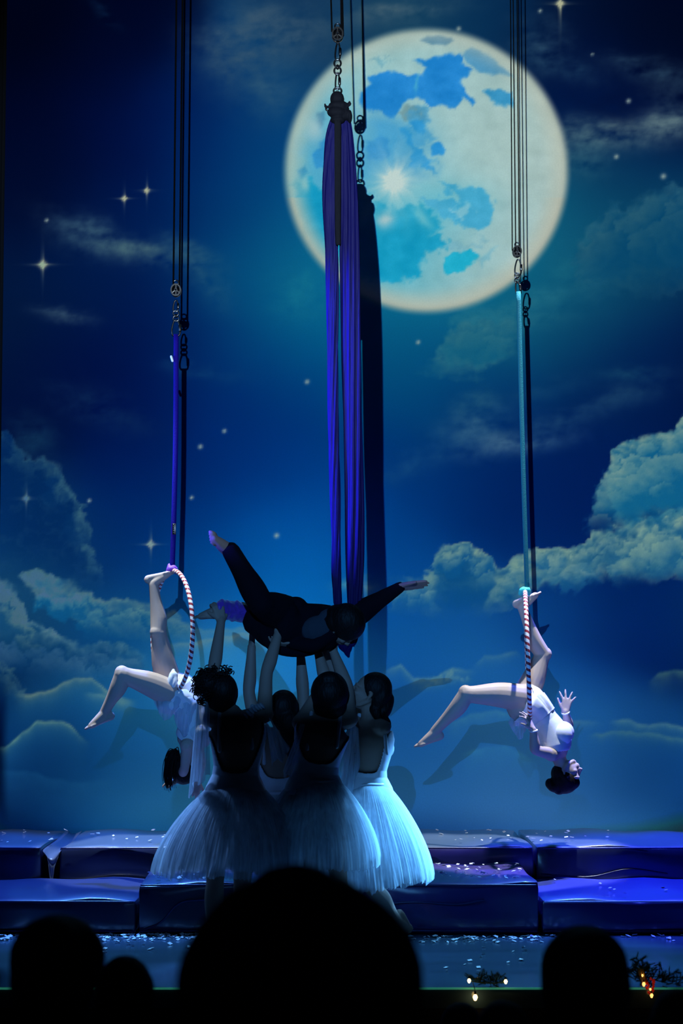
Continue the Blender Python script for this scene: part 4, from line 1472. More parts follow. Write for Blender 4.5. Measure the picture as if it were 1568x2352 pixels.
def limb_leg(mb, H, K, A, k=1.0, inf=0.0, front=None):
    H, K, A = (np.array(q, dtype=float) for q in (H, K, A))
    fr = V(0, 0, 0) if front is None else nv(front)
    mb.tube([H, H * 0.6 + K * 0.4 + fr * 0.01, K * 0.85 + H * 0.15, K], [0.088 * k + inf, 0.078 * k + inf, 0.056 * k + inf, 0.052 * k + inf], 16, 5)
    mb.tube([K, K * 0.72 + A * 0.28 - fr * 0.016, K * 0.35 + A * 0.65 - fr * 0.006, A], [0.050 * k + inf, 0.054 * k + inf, 0.038 * k + inf, 0.031 * k + inf], 16, 5)
    mb.ell(K + fr * 0.012, AX, (0.046 * k + inf,) * 3)


def hand(mb, W, d, n, thumb=1, curl=0.3, spread=0.25, k=1.0, per=None):
    """W wrist, d direction of the fingers, n palm normal; thumb=+1 puts the thumb on the d x n side"""
    W = np.array(W, dtype=float)
    d = nv(d)
    n = nv(n - d * (n @ d)) if isinstance(n, np.ndarray) else nv(np.array(n, dtype=float))
    n = nv(n - d * np.dot(n, d))
    s = nv(np.cross(d, n)) * thumb
    lens = (0.070, 0.078, 0.072, 0.056)
    off = (0.029, 0.010, -0.010, -0.028)
    kn = (0.082, 0.086, 0.082, 0.074)
    for i in range(4):
        c = curl if per is None else per[i]
        base = W + d * kn[i] * k + s * off[i] * k
        mb.tube([W + s * off[i] * 0.55 * k, W * 0.5 + base * 0.5 + s * off[i] * 0.2 * k, base], [0.0165 * k, 0.0145 * k, 0.0115 * k], 10, 3, flat=(n, 0.9))
        fd = nv(d + s * spread * off[i] * 32)
        p = base
        a = 0.0
        pts = [p]
        for frac, bend in ((0.45, 1.0), (0.31, 1.25), (0.24, 0.8)):
            a += c * bend
            q = nv(fd * math.cos(a) + n * math.sin(a))
            p = p + q * lens[i] * frac * k
            pts.append(p)
        mb.tube(pts, [0.0098 * k, 0.0090 * k, 0.0082 * k, 0.0066 * k], 10, 3)
    b0 = W + d * 0.018 * k + s * 0.018 * k
    td = nv(s * 0.75 + d * 0.75 + n * 0.35)
    b1 = b0 + td * 0.038 * k
    td2 = nv(td + n * curl * 0.7 + d * 0.35)
    b2 = b1 + td2 * 0.032 * k
    b3 = b2 + nv(td2 + n * curl * 0.6) * 0.024 * k
    mb.tube([b0, b1, b2, b3], [0.0165 * k, 0.0130 * k, 0.0104 * k, 0.0082 * k], 10, 3)


def foot(mb, A, toe, sole, k=1.0, curl=0.0):
    A = np.array(A, dtype=float)
    toe = nv(toe)
    sole = nv(np.array(sole) - toe * np.dot(sole, toe))
    u = nv(np.cross(toe, sole))
    mb.ell(A - toe * 0.030 * k + sole * 0.040 * k, (toe, u, sole), (0.034 * k, 0.029 * k, 0.034 * k))
    mb.tube([A, A + toe * 0.03 * k + sole * 0.018 * k, A + toe * 0.085 * k + sole * 0.040 * k, A + toe * 0.125 * k + sole * 0.052 * k],
            [0.033 * k, 0.034 * k, 0.029 * k, 0.021 * k], 14, 4, flat=(u, 1.1))
    mb.tube([A - toe * 0.02 * k + sole * 0.048 * k, A + toe * 0.06 * k + sole * 0.052 * k + u * 0.008 * k, A + toe * 0.125 * k + sole * 0.060 * k], [0.026 * k, 0.021 * k, 0.019 * k],
            12, 4, flat=(u, 1.25))
    for i, (o, L, r, st) in enumerate(((-0.026, 0.052, 0.0125, 0.128), (-0.008, 0.046, 0.0088, 0.130), (0.006, 0.040, 0.0084, 0.124), (0.019, 0.034, 0.0080, 0.116), (0.031, 0.028, 0.0078, 0.106))):
        b = A + toe * (st - 0.012) * k + sole * 0.060 * k + u * o * k
        m_ = b + nv(toe - sole * 0.10) * L * 0.55 * k
        e = m_ + nv(toe + sole * (0.25 + curl)) * L * 0.5 * k
        mb.tube([b, m_, e], [r * 1.15 * k, r * k, r * 0.85 * k], 10, 3)


def head(mb, c, f, u, k=1.0):
    c = np.array(c, dtype=float)
    f = nv(f)
    u = nv(np.array(u) - f * np.dot(u, f))
    r = np.cross(f, u)
    ax = (r, f, u)

    def q(a, b, d):
        return c + (r * a + f * b + u * d) * k
    mb.ell(q(0, -0.012, 0.025), ax, (0.071 * k, 0.090 * k, 0.083 * k), 20, 14)
    mb.ell(q(0, 0.022, -0.030), ax, (0.058 * k, 0.064 * k, 0.078 * k), 20, 14)
    mb.ell(q(0, 0.056, -0.088), ax, (0.026 * k, 0.026 * k, 0.021 * k))
    for s in (-1, 1):
        mb.tube([q(0.056 * s, -0.02, -0.04), q(0.046 * s, 0.02, -0.078), q(0.014 * s, 0.062, -0.098)], [0.016 * k, 0.015 * k, 0.013 * k], 10, 4)
        mb.ell(q(0.036 * s, 0.058, -0.026), ax, (0.021 * k, 0.021 * k, 0.018 * k))
        mb.ell(q(0.031 * s, 0.072, 0.004), ax, (0.0125 * k, 0.0105 * k, 0.0075 * k))
        mb.tube([q(0.012 * s, 0.082, 0.018), q(0.034 * s, 0.076, 0.023), q(0.052 * s, 0.058, 0.015)], [0.0075 * k, 0.0085 * k, 0.007 * k], 8, 3)
        mb.tube([q(0.071 * s, -0.012, 0.006), q(0.078 * s, -0.022, -0.004), q(0.074 * s, -0.012, -0.034)], [0.010 * k, 0.012 * k, 0.008 * k], 8, 3)
        mb.ell(q(0.010 * s, 0.094, -0.036), ax, (0.0085 * k, 0.009 * k, 0.007 * k))
    mb.tube([q(0, 0.080, 0.012), q(0, 0.092, -0.010), q(0, 0.107, -0.032)], [0.0085 * k, 0.0095 * k, 0.0115 * k], 10, 4)
    mb.tube([q(-0.022, 0.080, -0.058), q(0, 0.093, -0.055), q(0.022, 0.080, -0.058)], [0.005 * k, 0.0085 * k, 0.005 * k], 8, 4)
    mb.tube([q(-0.020, 0.079, -0.068), q(0, 0.090, -0.069), q(0.020, 0.079, -0.068)], [0.005 * k, 0.0090 * k, 0.005 * k], 8, 4)
    return q


TORSO = [(0.00, 0.085, 0.080), (0.10, 0.150, 0.112), (0.20, 0.166, 0.118), (0.30, 0.150, 0.104), (0.42, 0.118, 0.086), (0.50, 0.113, 0.084), (0.60, 0.122, 0.092),
         (0.72, 0.136, 0.102), (0.82, 0.146, 0.098), (0.90, 0.140, 0.082), (0.96, 0.095, 0.062), (1.00, 0.052, 0.050)]


def torso_rings(pts, hip_ax, sh_ax, front, k=1.0, inf=0.0, n=40, seg=36, t0=0.0, t1=1.0):
    """pts: crotch, pelvis, waist, chest, neck base"""
    C, _ = catmull([tuple(p) for p in pts], [(0,)] * len(pts), 24)
    L = np.concatenate([[0], np.cumsum(np.linalg.norm(np.diff(C, axis=0), axis=1))])
    L /= L[-1]
    T = np.array(TORSO)
    G = []
    fr = []
    for i in range(n + 1):
        t = t0 + (t1 - t0) * i / n
        c = np.array([np.interp(t, L, C[:, j]) for j in range(3)])
        d = 0.02
        tg = nv(np.array([np.interp(min(1, t + d), L, C[:, j]) - np.interp(max(0, t - d), L, C[:, j]) for j in range(3)]))
        lat = nv(np.array(hip_ax) * (1 - t) + np.array(sh_ax) * t)
        lat = nv(lat - tg * (lat @ tg))
        dep = nv(np.cross(tg, lat))
        if dep @ np.array(front) < 0:
            dep = -dep
        w_ = np.interp(t, T[:, 0], T[:, 1]) * k + inf
        h_ = np.interp(t, T[:, 0], T[:, 2]) * k + inf
        row = []
        for s in range(seg):
            a = 2 * math.pi * s / seg
            ca, sa = math.cos(a), math.sin(a)
            e = 0.86
            row.append(c + lat * w_ * math.copysign(abs(ca) ** e, ca) + dep * h_ * math.copysign(abs(sa) ** e, sa))
        G.append(row)
        fr.append((c, lat, dep, w_, h_, tg))
    return G, fr


def add_torso(mb, pts, hip_ax, sh_ax, front, k=1.0, bust=1.0, inf=0.0):
    G, fr = torso_rings(pts, hip_ax, sh_ax, front, k, inf)
    seg = len(G[0])
    vs = [p for row in G for p in row]
    n = len(G)
    fs = [(i * seg + s, i * seg + (s + 1) % seg, (i + 1) * seg + (s + 1) % seg, (i + 1) * seg + s) for i in range(n - 1) for s in range(seg)]
    fs.append(tuple(range(seg)))
    fs.append(tuple((n - 1) * seg + s for s in range(seg)))
    mb._add(vs, fs)

    def at(t):
        return fr[int(round(t * (n - 1)))]
    c, lat, dep, w_, h_, tg = at(0.72)
    for s in (-1, 1):
        mb.ell(c + lat * s * w_ * 0.50 + dep * h_ * 0.62, (lat, dep, tg), (0.056 * k * bust + inf, 0.056 * k * bust + inf, 0.058 * k * bust + inf))
    c, lat, dep, w_, h_, tg = at(0.13)
    for s in (-1, 1):
        mb.ell(c + lat * s * w_ * 0.48 - dep * h_ * 0.45, (lat, dep, tg), (0.078 * k + inf, 0.080 * k + inf, 0.085 * k + inf))
    return fr


def bodice(name, pts, hip_ax, sh_ax, front, m, parent, k=1.0, inf=0.010, t0=0.05, top=lambda a: 0.85, bust=1.0, legcut=None, solid=0.003):
    """stretch top as a shell round the torso; top(a) gives its upper edge for each direction (0 = front, pi = back)"""
    n, seg = 130, 108
    G, fr = torso_rings(pts, hip_ax, sh_ax, front, k, inf, n, seg, t0, 0.97)
    mb = MB()
    vs = []
    ix = {}
    bc, bl, bd, bw, bh, bt = torso_rings(pts, hip_ax, sh_ax, front, k, 0, 40, seg)[1][29]
    gc, gl, gd, gw, gh, gt = torso_rings(pts, hip_ax, sh_ax, front, k, 0, 40, seg)[1][5]
    bl_ = [(bc + bl * s * bw * 0.50 + bd * bh * 0.62, 0.056 * k * bust + inf) for s in (-1, 1)]
    gl_ = [(gc + gl * s * gw * 0.48 - gd * gh * 0.45, 0.080 * k + inf) for s in (-1, 1)]
    for i in range(n + 1):
        for s in range(seg):
            p = np.array(G[i][s])
            for (q, r) in bl_ + gl_:
                d = p - q
                L = np.linalg.norm(d)
                if L < r:
                    p = q + d / max(L, 1e-6) * r
            vs.append(p)
    fs = []
    for i in range(n):
        t = t0 + (0.97 - t0) * (i + 0.5) / n
        for s in range(seg):
            a = 2 * math.pi * (s + 0.5) / seg
            ang = abs(math.atan2(math.cos(a), math.sin(a)))          # 0 at the front, pi at the back
            if t > top(ang):
                continue
            if legcut and t < legcut(ang):
                continue
            fs.append((i * seg + s, i * seg + (s + 1) % seg, (i + 1) * seg + (s + 1) % seg, (i + 1) * seg + s))
    used = sorted({j for f in fs for j in f})
    mp = {j: q for q, j in enumerate(used)}
    mb._add([vs[j] for j in used], [tuple(mp[j] for j in f) for f in fs])
    return mb.build(name, m, parent, solid=solid)


def hair_cap(mb, q, k=1.0, vol=0.0, low=0.0):
    """q: point function of the head (right, forward, up)"""
    r = q(1, 0, 0) - q(0, 0, 0)
    f = q(0, 1, 0) - q(0, 0, 0)
    u = q(0, 0, 1) - q(0, 0, 0)
    ax = (r, f, u)
    mb.ell(q(0, -0.024, 0.034), ax, ((0.078 + vol) * k, (0.093 + vol) * k, (0.086 + vol) * k), 22, 14)
    mb.ell(q(0, -0.050, -0.020 - low), ax, ((0.068 + vol) * k, (0.058 + vol) * k, (0.066 + vol) * k), 18, 12)
    mb.tube([q(0.074, 0.0, 0.04), q(0.076, -0.02, -0.005), q(0.06, -0.05, -0.05)], [0.014 * k, 0.016 * k, 0.014 * k], 8, 4)
    mb.tube([q(-0.074, 0.0, 0.04), q(-0.076, -0.02, -0.005), q(-0.06, -0.05, -0.05)], [0.014 * k, 0.016 * k, 0.014 * k], 8, 4)


def curls(mb, c, r, n, rad, seed, th=0.0035):
    """ringlets: small helices standing off a rounded mass"""
    rs = np.random.default_rng(seed)
    for i in range(n):
        d = nv(rs.normal(size=3))
        p = np.array(c) + d * np.array(r) * rs.uniform(0.6, 1.0)
        ax = nv(d + 0.8 * rs.normal(size=3))
        e1 = nv(np.cross(ax, V(0.3, 0.5, 0.8)))
        e2 = np.cross(ax, e1)
        turns = rs.uniform(1.2, 2.2)
        pts = []
        for t in np.linspace(0, 1, 14):
            w_ = 2 * math.pi * turns * t
            rr = rad * (0.7 + 0.5 * t)
            pts.append(p + ax * t * rad * 2.6 + (e1 * math.cos(w_) + e2 * math.sin(w_)) * rr)
        mb.tube(pts, th, 6, 1, spline=False)


def strands(mb, pts, spread, n, seed, r0=0.004, r1=0.0015):
    """a lock of hair made of many thin tapering strands along a path"""
    rs = np.random.default_rng(seed)
    P0 = [np.array(p, dtype=float) for p in pts]
    for i in range(n):
        o = rs.normal(size=3) * spread
        e = rs.normal(size=3) * spread * 0.9
        m_ = len(P0)
        q = [p + o * (0.35 + 0.75 * math.sin(math.pi * min(1, (j + 0.5) / m_))) + e * (j / (m_ - 1)) ** 2 for j, p in enumerate(P0)]
        cut = rs.uniform(0.8, 1.0)
        q[-1] = q[-2] + (q[-1] - q[-2]) * cut
        mb.tube(q, [r0 + (r1 - r0) * j / (m_ - 1) for j in range(m_)], 5, 4)


VX = 0.0055


def tutu(W, hem, r0, r1, m, parent, seed, layers=4, lift=None, drop=0.02, skew=(0, 0), flat=0.8):
    """romantic tulle skirt: gathered layers from waist point W down to height hem"""
    rs = np.random.default_rng(seed)
    W = np.array(W, dtype=float)
    for l in range(layers):
        n, mrows = 400, 24
        ks = [(int(a), b, c) for a, b, c in zip(rs.integers(6, 46, 9), rs.uniform(0.3, 1.0, 9), rs.uniform(0, 6.28, 9))]
        ks3 = [(int(a), b, c) for a, b, c in zip(rs.integers(48, 130, 8), rs.uniform(0.4, 1.0, 8), rs.uniform(0, 6.28, 8))]
        ks2 = [(int(a), b, c) for a, b, c in zip(rs.integers(2, 6, 3), rs.uniform(0.3, 1.0, 3), rs.uniform(0, 6.28, 3))]
        rr = r1 * (1 - 0.10 * l)
        hz = hem + 0.018 * l * rs.uniform(0.2, 1.6)
        G = []
        for j in range(mrows + 1):
            t = j / mrows
            row = []
            for i in range(n + 1):
                a = 2 * math.pi * i / n
                prof = r0 + (rr - r0) * (math.sin(min(1, t * 1.0) * math.pi / 2) ** 0.80)
                w1 = sum(b * math.sin(q * a + c) for q, b, c in ks) / 9
                w2 = sum(b * math.sin(q * a + c) for q, b, c in ks2) / 3
                w3 = sum(b * math.sin(q * a + c) for q, b, c in ks3) / 8
                rad = prof * (1 + 0.12 * t * w1 + 0.10 * t * w2 + 0.07 * t ** 0.7 * w3)
                z = W[2] + (hz - W[2]) * t + 0.030 * t * t * w2 + 0.034 * t ** 3 * w1 + 0.022 * t ** 4 * w3
                if lift is not None:
                    z += lift(a) * t ** 2
                row.append(V(W[0] + rad * math.cos(a) + skew[0] * t, W[1] + rad * math.sin(a) * flat + skew[1] * t, z))
            G.append(row)
        mb = MB()
        mb.grid(G)
        mb.build('tulle_layer', m, parent)
    mb = MB()
    n = 48
    mb.tube([W + V(r0 * 1.02 * math.cos(2 * math.pi * i / n), r0 * 0.82 * math.sin(2 * math.pi * i / n), 0.0) for i in range(n)], [0.012] * n, 8, closed=True)
    mb.build('waistband', M['bodice'], parent)


def person(label, base):
    return empty('person', base, label, 'person')


FLOOR_GROUP = None
# ------------------------------------------------------------------ aerialist on the right hoop
def aerialist_right():
    Y = YH
    root = person('aerialist in white leotard bent backwards upside down on the right hoop, arms bent', P(1205, 1650, Y))
    g = lambda x, y, dy=0.0: np.array(P(x, y, Y + dy))
    hip = nv(V(0.15, 1, 0))
    sh = nv(V(0.25, 1, 0.05))
    pts = [g(1180, 1606), g(1202, 1612), g(1233, 1637), g(1266, 1685), g(1283, 1740)]
    front = V(0.75, -0.12, 0.6)
    mb = MB()
    add_torso(mb, pts, hip, sh, front, 1.0, 1.10)
    # lifted leg to the top of the hoop, other leg out to the left
    Hn, Hf = g(1196, 1603, -0.085), g(1203, 1600, 0.075)
    Kf, Af = g(1247, 1503, 0.10), g(1199, 1396, 0.035)
    limb_leg(mb, Hf, Kf, Af, 1.0, front=V(1, 0, 0.2))
    foot(mb, Af, V(0.92, 0.05, 0.32), V(-0.25, 0, 0.95), 0.88)
    Kn, An = g(1070, 1594, -0.17), g(997, 1681, -0.10)
    limb_leg(mb, Hn, Kn, An, 1.02, front=V(-0.3, 0, 0.9))
    foot(mb, An, V(-0.93, 0.0, -0.30), V(0.25, 0.1, -0.95), 0.86)
    # arms
    Sn, En, Wn = g(1266, 1732, -0.125), g(1229, 1722, -0.20), g(1224, 1676, -0.23)
    limb_arm(mb, Sn, En, Wn, 0.92)
    hand(mb, Wn, V(-0.42, -0.1, 0.9), V(-0.75, 0.45, -0.45), 1, 0.22, 0.6, 0.88)
    Sf, Ef, Wf = g(1294, 1706, 0.13), g(1306, 1668, 0.22), g(1298, 1634, 0.16)
    limb_arm(mb, Sf, Ef, Wf, 0.88)
    hand(mb, Wf, V(0.18, 0.05, 1), V(0.15, 1.0, 0.0), 1, 0.10, 0.75, 0.88)
    for S in (Sn, Sf):
        mb.tube([pts[3] * 0.35 + pts[4] * 0.65, S], [0.050, 0.050], 12, 3)
    hc = g(1302, 1782)
    f = nv(V(0.97, -0.14, 0.16))
    u = nv(V(-0.10, 0, -1))
    q = head(mb, hc, f, u, 0.90)
    mb.tube([pts[4], pts[4] * 0.45 + q(0, -0.022, -0.05) * 0.55, q(0, -0.022, -0.04)], [0.047, 0.043, 0.045], 14, 4)
    mb.build('body', M['skin'], root, remesh=VX, smooth_it=3)
    # leotard with bare upper back
    bodice('leotard', pts, hip, sh, front, M['white_cloth'], root, 1.0, 0.009, 0.02, lambda a: 0.93 - 0.16 * (a / math.pi) ** 2, 1.10,
           legcut=lambda a: 0.10 + 0.10 * math.sin(a) ** 2)
    # short wrap skirt falling towards the head
    G, fr = torso_rings(pts, hip, sh, front, 1.0, 0.018, 30, 48, 0.12, 0.44)
    mb = MB()
    rs = np.random.default_rng(3)
    H2 = []
    for i, row in enumerate(G):
        t = i / (len(G) - 1)
        r2 = []
        for s, p in enumerate(row + [row[0]]):
            c = fr[i][0]
            wv = 1 + 0.05 * math.sin(s * 0.9 + 2 * t) + 0.03 * math.sin(s * 1.7)
            r2.append(c + (np.array(p) - c) * wv + V(0, 0, -0.035 * (1 - t) * (0.6 + 0.4 * math.sin(s * 0.55))))
        H2.append(r2)
    mb.grid(H2)
    mb.build('wrap_skirt', M['white_cloth'], root, solid=0.003)
    drape_sheet('skirt_tail', [g(1176, 1642, -0.09), g(1196, 1642, -0.11), g(1212, 1640, -0.10)], [g(1166, 1660, -0.07), g(1192, 1698, -0.10), g(1206, 1680, -0.10)],
                M['chiffon'], root, folds=3, amp=0.008)
    # bracelets
    for W_, d_ in ((Wn, Wn - En), (Wf, Wf - Ef)):
        d_ = nv(d_)
        e1 = nv(np.cross(d_, V(0, 1, 0.2)))
        e2 = np.cross(d_, e1)
        mb = MB()
        mb.tube([W_ - d_ * 0.006 + (e1 * math.cos(t) + e2 * math.sin(t)) * 0.025 for t in np.linspace(0, 2 * math.pi, 20, endpoint=False)], [0.0055] * 20, 8, closed=True)
        mb.build('bracelet', M['white_cloth'], root)
    mb = MB()
    hair_cap(mb, q, 0.90, 0.006)
    mb.ell(q(0, 0.012, 0.050), AX, (0.066, 0.062, 0.05))
    mb.ell(g(1277, 1806), AX, (0.060, 0.055, 0.042))
    mb.ell(g(1284, 1815), AX, (0.036, 0.045, 0.030))
    mb.ell(g(1262, 1800), AX, (0.030, 0.040, 0.035))
    mb.build('hair', M['hair'], root, remesh=0.006, smooth_it=2)


aerialist_right()


# ------------------------------------------------------------------ aerialist on the left hoop
def aerialist_left():
    Y = YH
    root = person('aerialist in white hanging upside down from the left hoop with a long dark ponytail', P(405, 1650, Y))
    g = lambda x, y, dy=0.0: np.array(P(x, y, Y + dy))
    hip = nv(V(0.55, 0.8, 0.15))
    sh = nv(V(0.5, 0.85, 0))
    pts = [g(382, 1566), g(402, 1584), g(432, 1622), g(448, 1672, 0.02), g(436, 1722, 0.05)]
    front = V(0.55, 0.35, 0.55)
    mb = MB()
    add_torso(mb, pts, hip, sh, front, 0.90, 1.0)
    Hn, Hf = g(386, 1590, -0.09), g(400, 1570, 0.05)
    # lifted leg, foot hooked over the top of the hoop
    Kf, Af = g(363, 1452, -0.04), g(352, 1341, -0.03)
    limb_leg(mb, Hf + V(-0.03, -0.02, 0), Kf, Af, 1.0, front=V(-0.6, -0.7, 0))
    foot(mb, Af, V(0.95, 0.1, 0.18), V(-0.1, 0.15, 0.98), 0.86)
    Kn, An = g(281, 1549, -0.24), g(240, 1636, -0.16)
    limb_leg(mb, Hn, Kn, An, 1.02, front=V(-0.35, -0.1, 0.9))
    foot(mb, An, V(-0.92, -0.1, -0.36), V(0.32, 0.05, -0.95), 0.88)
    Sn, En, Wn = g(430, 1712, -0.09), g(424, 1762, -0.06), g(414, 1792, 0.06)
    limb_arm(mb, Sn, En, Wn, 0.88)
    hand(mb, Wn, V(-0.9, 0.3, -0.1), V(0.1, 0.2, -1), 1, 0.25, 0.3, 0.82)
    Sf, Ef, Wf = g(452, 1706, 0.13), g(462, 1750, 0.18), g(455, 1795, 0.2)
    limb_arm(mb, Sf, Ef, Wf, 0.88)
    hand(mb, Wf, V(-0.3, 0.1, -1), V(0.1, 1, 0), 1, 0.3, 0.3, 0.82)
    for S in (Sn, Sf):
        mb.tube([pts[3] * 0.35 + pts[4] * 0.65, S], [0.050, 0.050], 12, 3)
    hc = g(428, 1762, 0.06)
    q = head(mb, hc, V(0.75, 0.62, 0.1), V(-0.1, 0, -1), 0.90)
    mb.tube([pts[4], q(0, -0.022, -0.045)], [0.047, 0.045], 14, 4)
    mb.build('body', M['skin'], root, remesh=VX, smooth_it=3)
    bodice('leotard', pts, hip, sh, front, M['white_cloth'], root, 0.90, 0.009, 0.02, lambda a: 0.90 - 0.20 * (a / math.pi) ** 2, 1.0,
           legcut=lambda a: 0.10 + 0.10 * math.sin(a) ** 2)
    G, fr = torso_rings(pts, hip, sh, front, 0.90, 0.018, 30, 48, 0.14, 0.40)
    mb = MB()
    H2 = []
    for i, row in enumerate(G):
        t = i / (len(G) - 1)
        r2 = []
        for s, p in enumerate(row + [row[0]]):
            c = fr[i][0]
            wv = 1 + 0.07 * math.sin(s * 0.8 + 2 * t) + 0.03 * math.sin(s * 1.9)
            r2.append(c + (np.array(p) - c) * wv + V(0, 0, -0.03 * (1 - t)))
        H2.append(r2)
    mb.grid(H2)
    mb.build('wrap_skirt', M['white_cloth'], root, solid=0.003)
    mb = MB()
    mb.tube([g(398, 1540, -0.13), g(392, 1560, -0.15), g(388, 1585, -0.15), g(402, 1566, -0.15), g(400, 1545, -0.14)], [0.012, 0.02, 0.016, 0.018, 0.012], 10, 5)
    mb.ell(g(398, 1552, -0.14), AX, (0.03, 0.022, 0.03))
    mb.build('skirt_knot', M['white_cloth'], root, remesh=0.005, smooth_it=2)
    drape_sheet('skirt_panel', [g(346, 1594, -0.13), g(378, 1592, -0.16), g(418, 1588, -0.15)], [g(360, 1628, -0.13), g(380, 1655, -0.15), g(412, 1622, -0.14)],
                M['chiffon'], root, folds=3, amp=0.008)
    drape_sheet('skirt_panel', [g(404, 1600, -0.13), g(428, 1602, -0.13), g(452, 1600, -0.1)], [g(398, 1650, -0.12), g(424, 1692, -0.12), g(446, 1640, -0.09)],
                M['chiffon'], root, folds=3, amp=0.008, phase=1.0)
    mb = MB()
    hair_cap(mb, q, 0.90, 0.003)
    mb.ell(q(0.0, -0.085, 0.0), AX, (0.03, 0.03, 0.03))
    hr = mb.build('hair', M['hair'], root, remesh=0.006, smooth_it=2)
    mb = MB()
    strands(mb, [q(0, -0.08, 0.0), g(402, 1728, -0.02), g(390, 1745, -0.03), g(386, 1778, -0.03), g(388, 1808, -0.02)], 0.013, 110, 5, 0.0035, 0.0012)
    mb.build('ponytail', M['hair'], root)


aerialist_left()
# ------------------------------------------------------------------ flyer held above the dancers
def flyer():
    Y = YS
    root = person('flyer in black lying face down in the silks, lifted overhead by the dancers', P(690, 1480, Y))
    g = lambda x, y, dy=0.0: np.array(P(x, y, Y + dy))
    hip = nv(V(0.05, 1, 0.25))
    sh = nv(V(0.25, 0.95, 0.1))
    pts = [g(628, 1430), g(652, 1432), g(697, 1440), g(745, 1436), g(782, 1420)]
    front = V(0.0, -0.25, -1)
    skin = MB()
    cos = MB()
    add_torso(cos, pts, hip, sh, front, 0.98, 0.9, 0.012)
    add_torso(skin, pts, hip, sh, front, 0.94, 0.9)
    # leg bent up to the left
    H1, K1, A1 = g(640, 1405, -0.07), g(600, 1388, -0.22), g(528, 1262, -0.10)
    limb_leg(skin, H1, K1, A1, 0.86)
    limb_leg(cos, H1, K1, A1 * 0.97 + K1 * 0.03, 0.92, 0.022)
    foot(skin, A1, nv(V(-0.40, -0.78, 0.48)), V(-0.75, 0.3, 0.15), 0.86, 1.0)
    # leg along to the left, held by a dancer
    H2, K2, A2 = g(648, 1432, 0.09), g(566, 1408, 0.16), g(503, 1398, 0.02)
    limb_leg(skin, H2, K2, A2, 0.84)
    foot(skin, A2, nv(V(-1, -0.05, 0.02)), V(-0.1, 0, -1), 0.80, 0.1)
    # arms: one stretched out to the right, one folded under the chest
    S1, E1, W1 = g(800, 1424, 0.06), g(862, 1384, 0.02), g(918, 1349, -0.02)
    limb_arm(skin, S1, E1, W1, 0.95)
    limb_arm(cos, S1, E1, W1, 1.0, 0.008)
    cos.tube([S1, S1 * 0.5 + E1 * 0.5, E1, E1 * 0.4 + W1 * 0.6], [0.072, 0.066, 0.052, 0.036], 14, 4)
    hand(skin, W1, nv(V(0.97, 0.02, 0.14)), V(0.1, -0.5, -0.85), -1, 0.04, 0.05, 0.98)
    S2, E2, W2 = g(762, 1452, -0.10), g(722, 1482, -0.12), g(668, 1478, -0.10)
    limb_arm(skin, S2, E2, W2, 0.9)
    limb_arm(cos, S2, E2, W2, 0.95, 0.006)
    hand(skin, W2, nv(V(-1, 0, -0.05)), V(0, 0.4, 1), 1, 0.4, 0.2, 0.9)
    hc = g(790, 1440, -0.10)
    q = head(skin, hc, nv(V(0.42, 0.30, -0.85)), nv(V(0.8, -0.5, 0.25)), 0.95)
    skin.tube([pts[4], q(0, -0.02, -0.045)], [0.046, 0.045], 12, 4)
    skin.build('body', M['skin_b'], root, remesh=VX, smooth_it=3)
    # loose tunic
    cos.tube([g(592, 1428), g(630, 1440), g(690, 1442), g(752, 1436), g(800, 1432)], [0.085, 0.125, 0.135, 0.115, 0.07], 20, 5, flat=(V(0, 1, 0), 0.9))
    cos.ell(g(678, 1395, -0.02), AX, (0.07, 0.08, 0.06))
    cos.tube([g(600, 1440, -0.05), g(618, 1472, -0.06), g(650, 1492, -0.06), g(700, 1496, -0.05), g(756, 1480, -0.05)], [0.03, 0.04, 0.035, 0.03, 0.03], 12, 4)
    cos.build('black_costume', M['black_cloth'], root, remesh=0.007, smooth_it=3)
    # crushed velvet trouser cuff of the held leg
    mb = MB()
    for i, t in enumerate(np.linspace(0.02, 0.75, 9)):
        c = A2 * (1 - t) + K2 * t
        mb.ell(c + V(0, 0, 0.004 * math.sin(i * 2.1)), AX, (0.026, 0.050 + 0.002 * t * 10, (0.054 if i % 2 else 0.047) + 0.012 * t))
    limb_leg(mb, H2, K2, A2 * 0.85 + K2 * 0.15, 0.92, 0.008)
    mb.build('velvet_trouser_leg', M['purple_velvet'], root, remesh=0.006, smooth_it=2)
    # hair hanging over the face
    mb = MB()
    hair_cap(mb, q, 0.98, 0.016)
    mb.ell(g(800, 1448, -0.10), AX, (0.058, 0.075, 0.06))
    mb.ell(g(776, 1412, -0.10), AX, (0.072, 0.08, 0.058))
    mb.build('hair', M['hair'], root, remesh=0.007, smooth_it=2)
    # loose grey yoke across the shoulder blades
    mb = MB()
    mb.ell(g(732, 1444, -0.105), (nv(V(1, 0, 0.25)), V(0, 1, 0), nv(V(-0.25, 0, 1))), (0.105, 0.055, 0.075))
    mb.ell(g(752, 1424, -0.10), (nv(V(1, 0, 0.6)), V(0, 1, 0), nv(V(-0.6, 0, 1))), (0.07, 0.05, 0.06))
    mb.build('grey_yoke', mat('grey_dark_cloth', (0.035, 0.042, 0.055), 0.9, spec=0.1), root, remesh=0.006, smooth_it=3)
    return root


flyer()
tl = empty('silk_tail', P(795, 1508, YS - 0.02), 'short blue end of the silk hanging below the head of the flyer', 'aerial silk')
silk_strand([(804, 828, 1432), (790, 822, 1462), (776, 814, 1480), (788, 806, 1496), (797, 803, 1508)], YS - 0.03, 33, 0.1, 'hanging_end', tl, M['silk'])


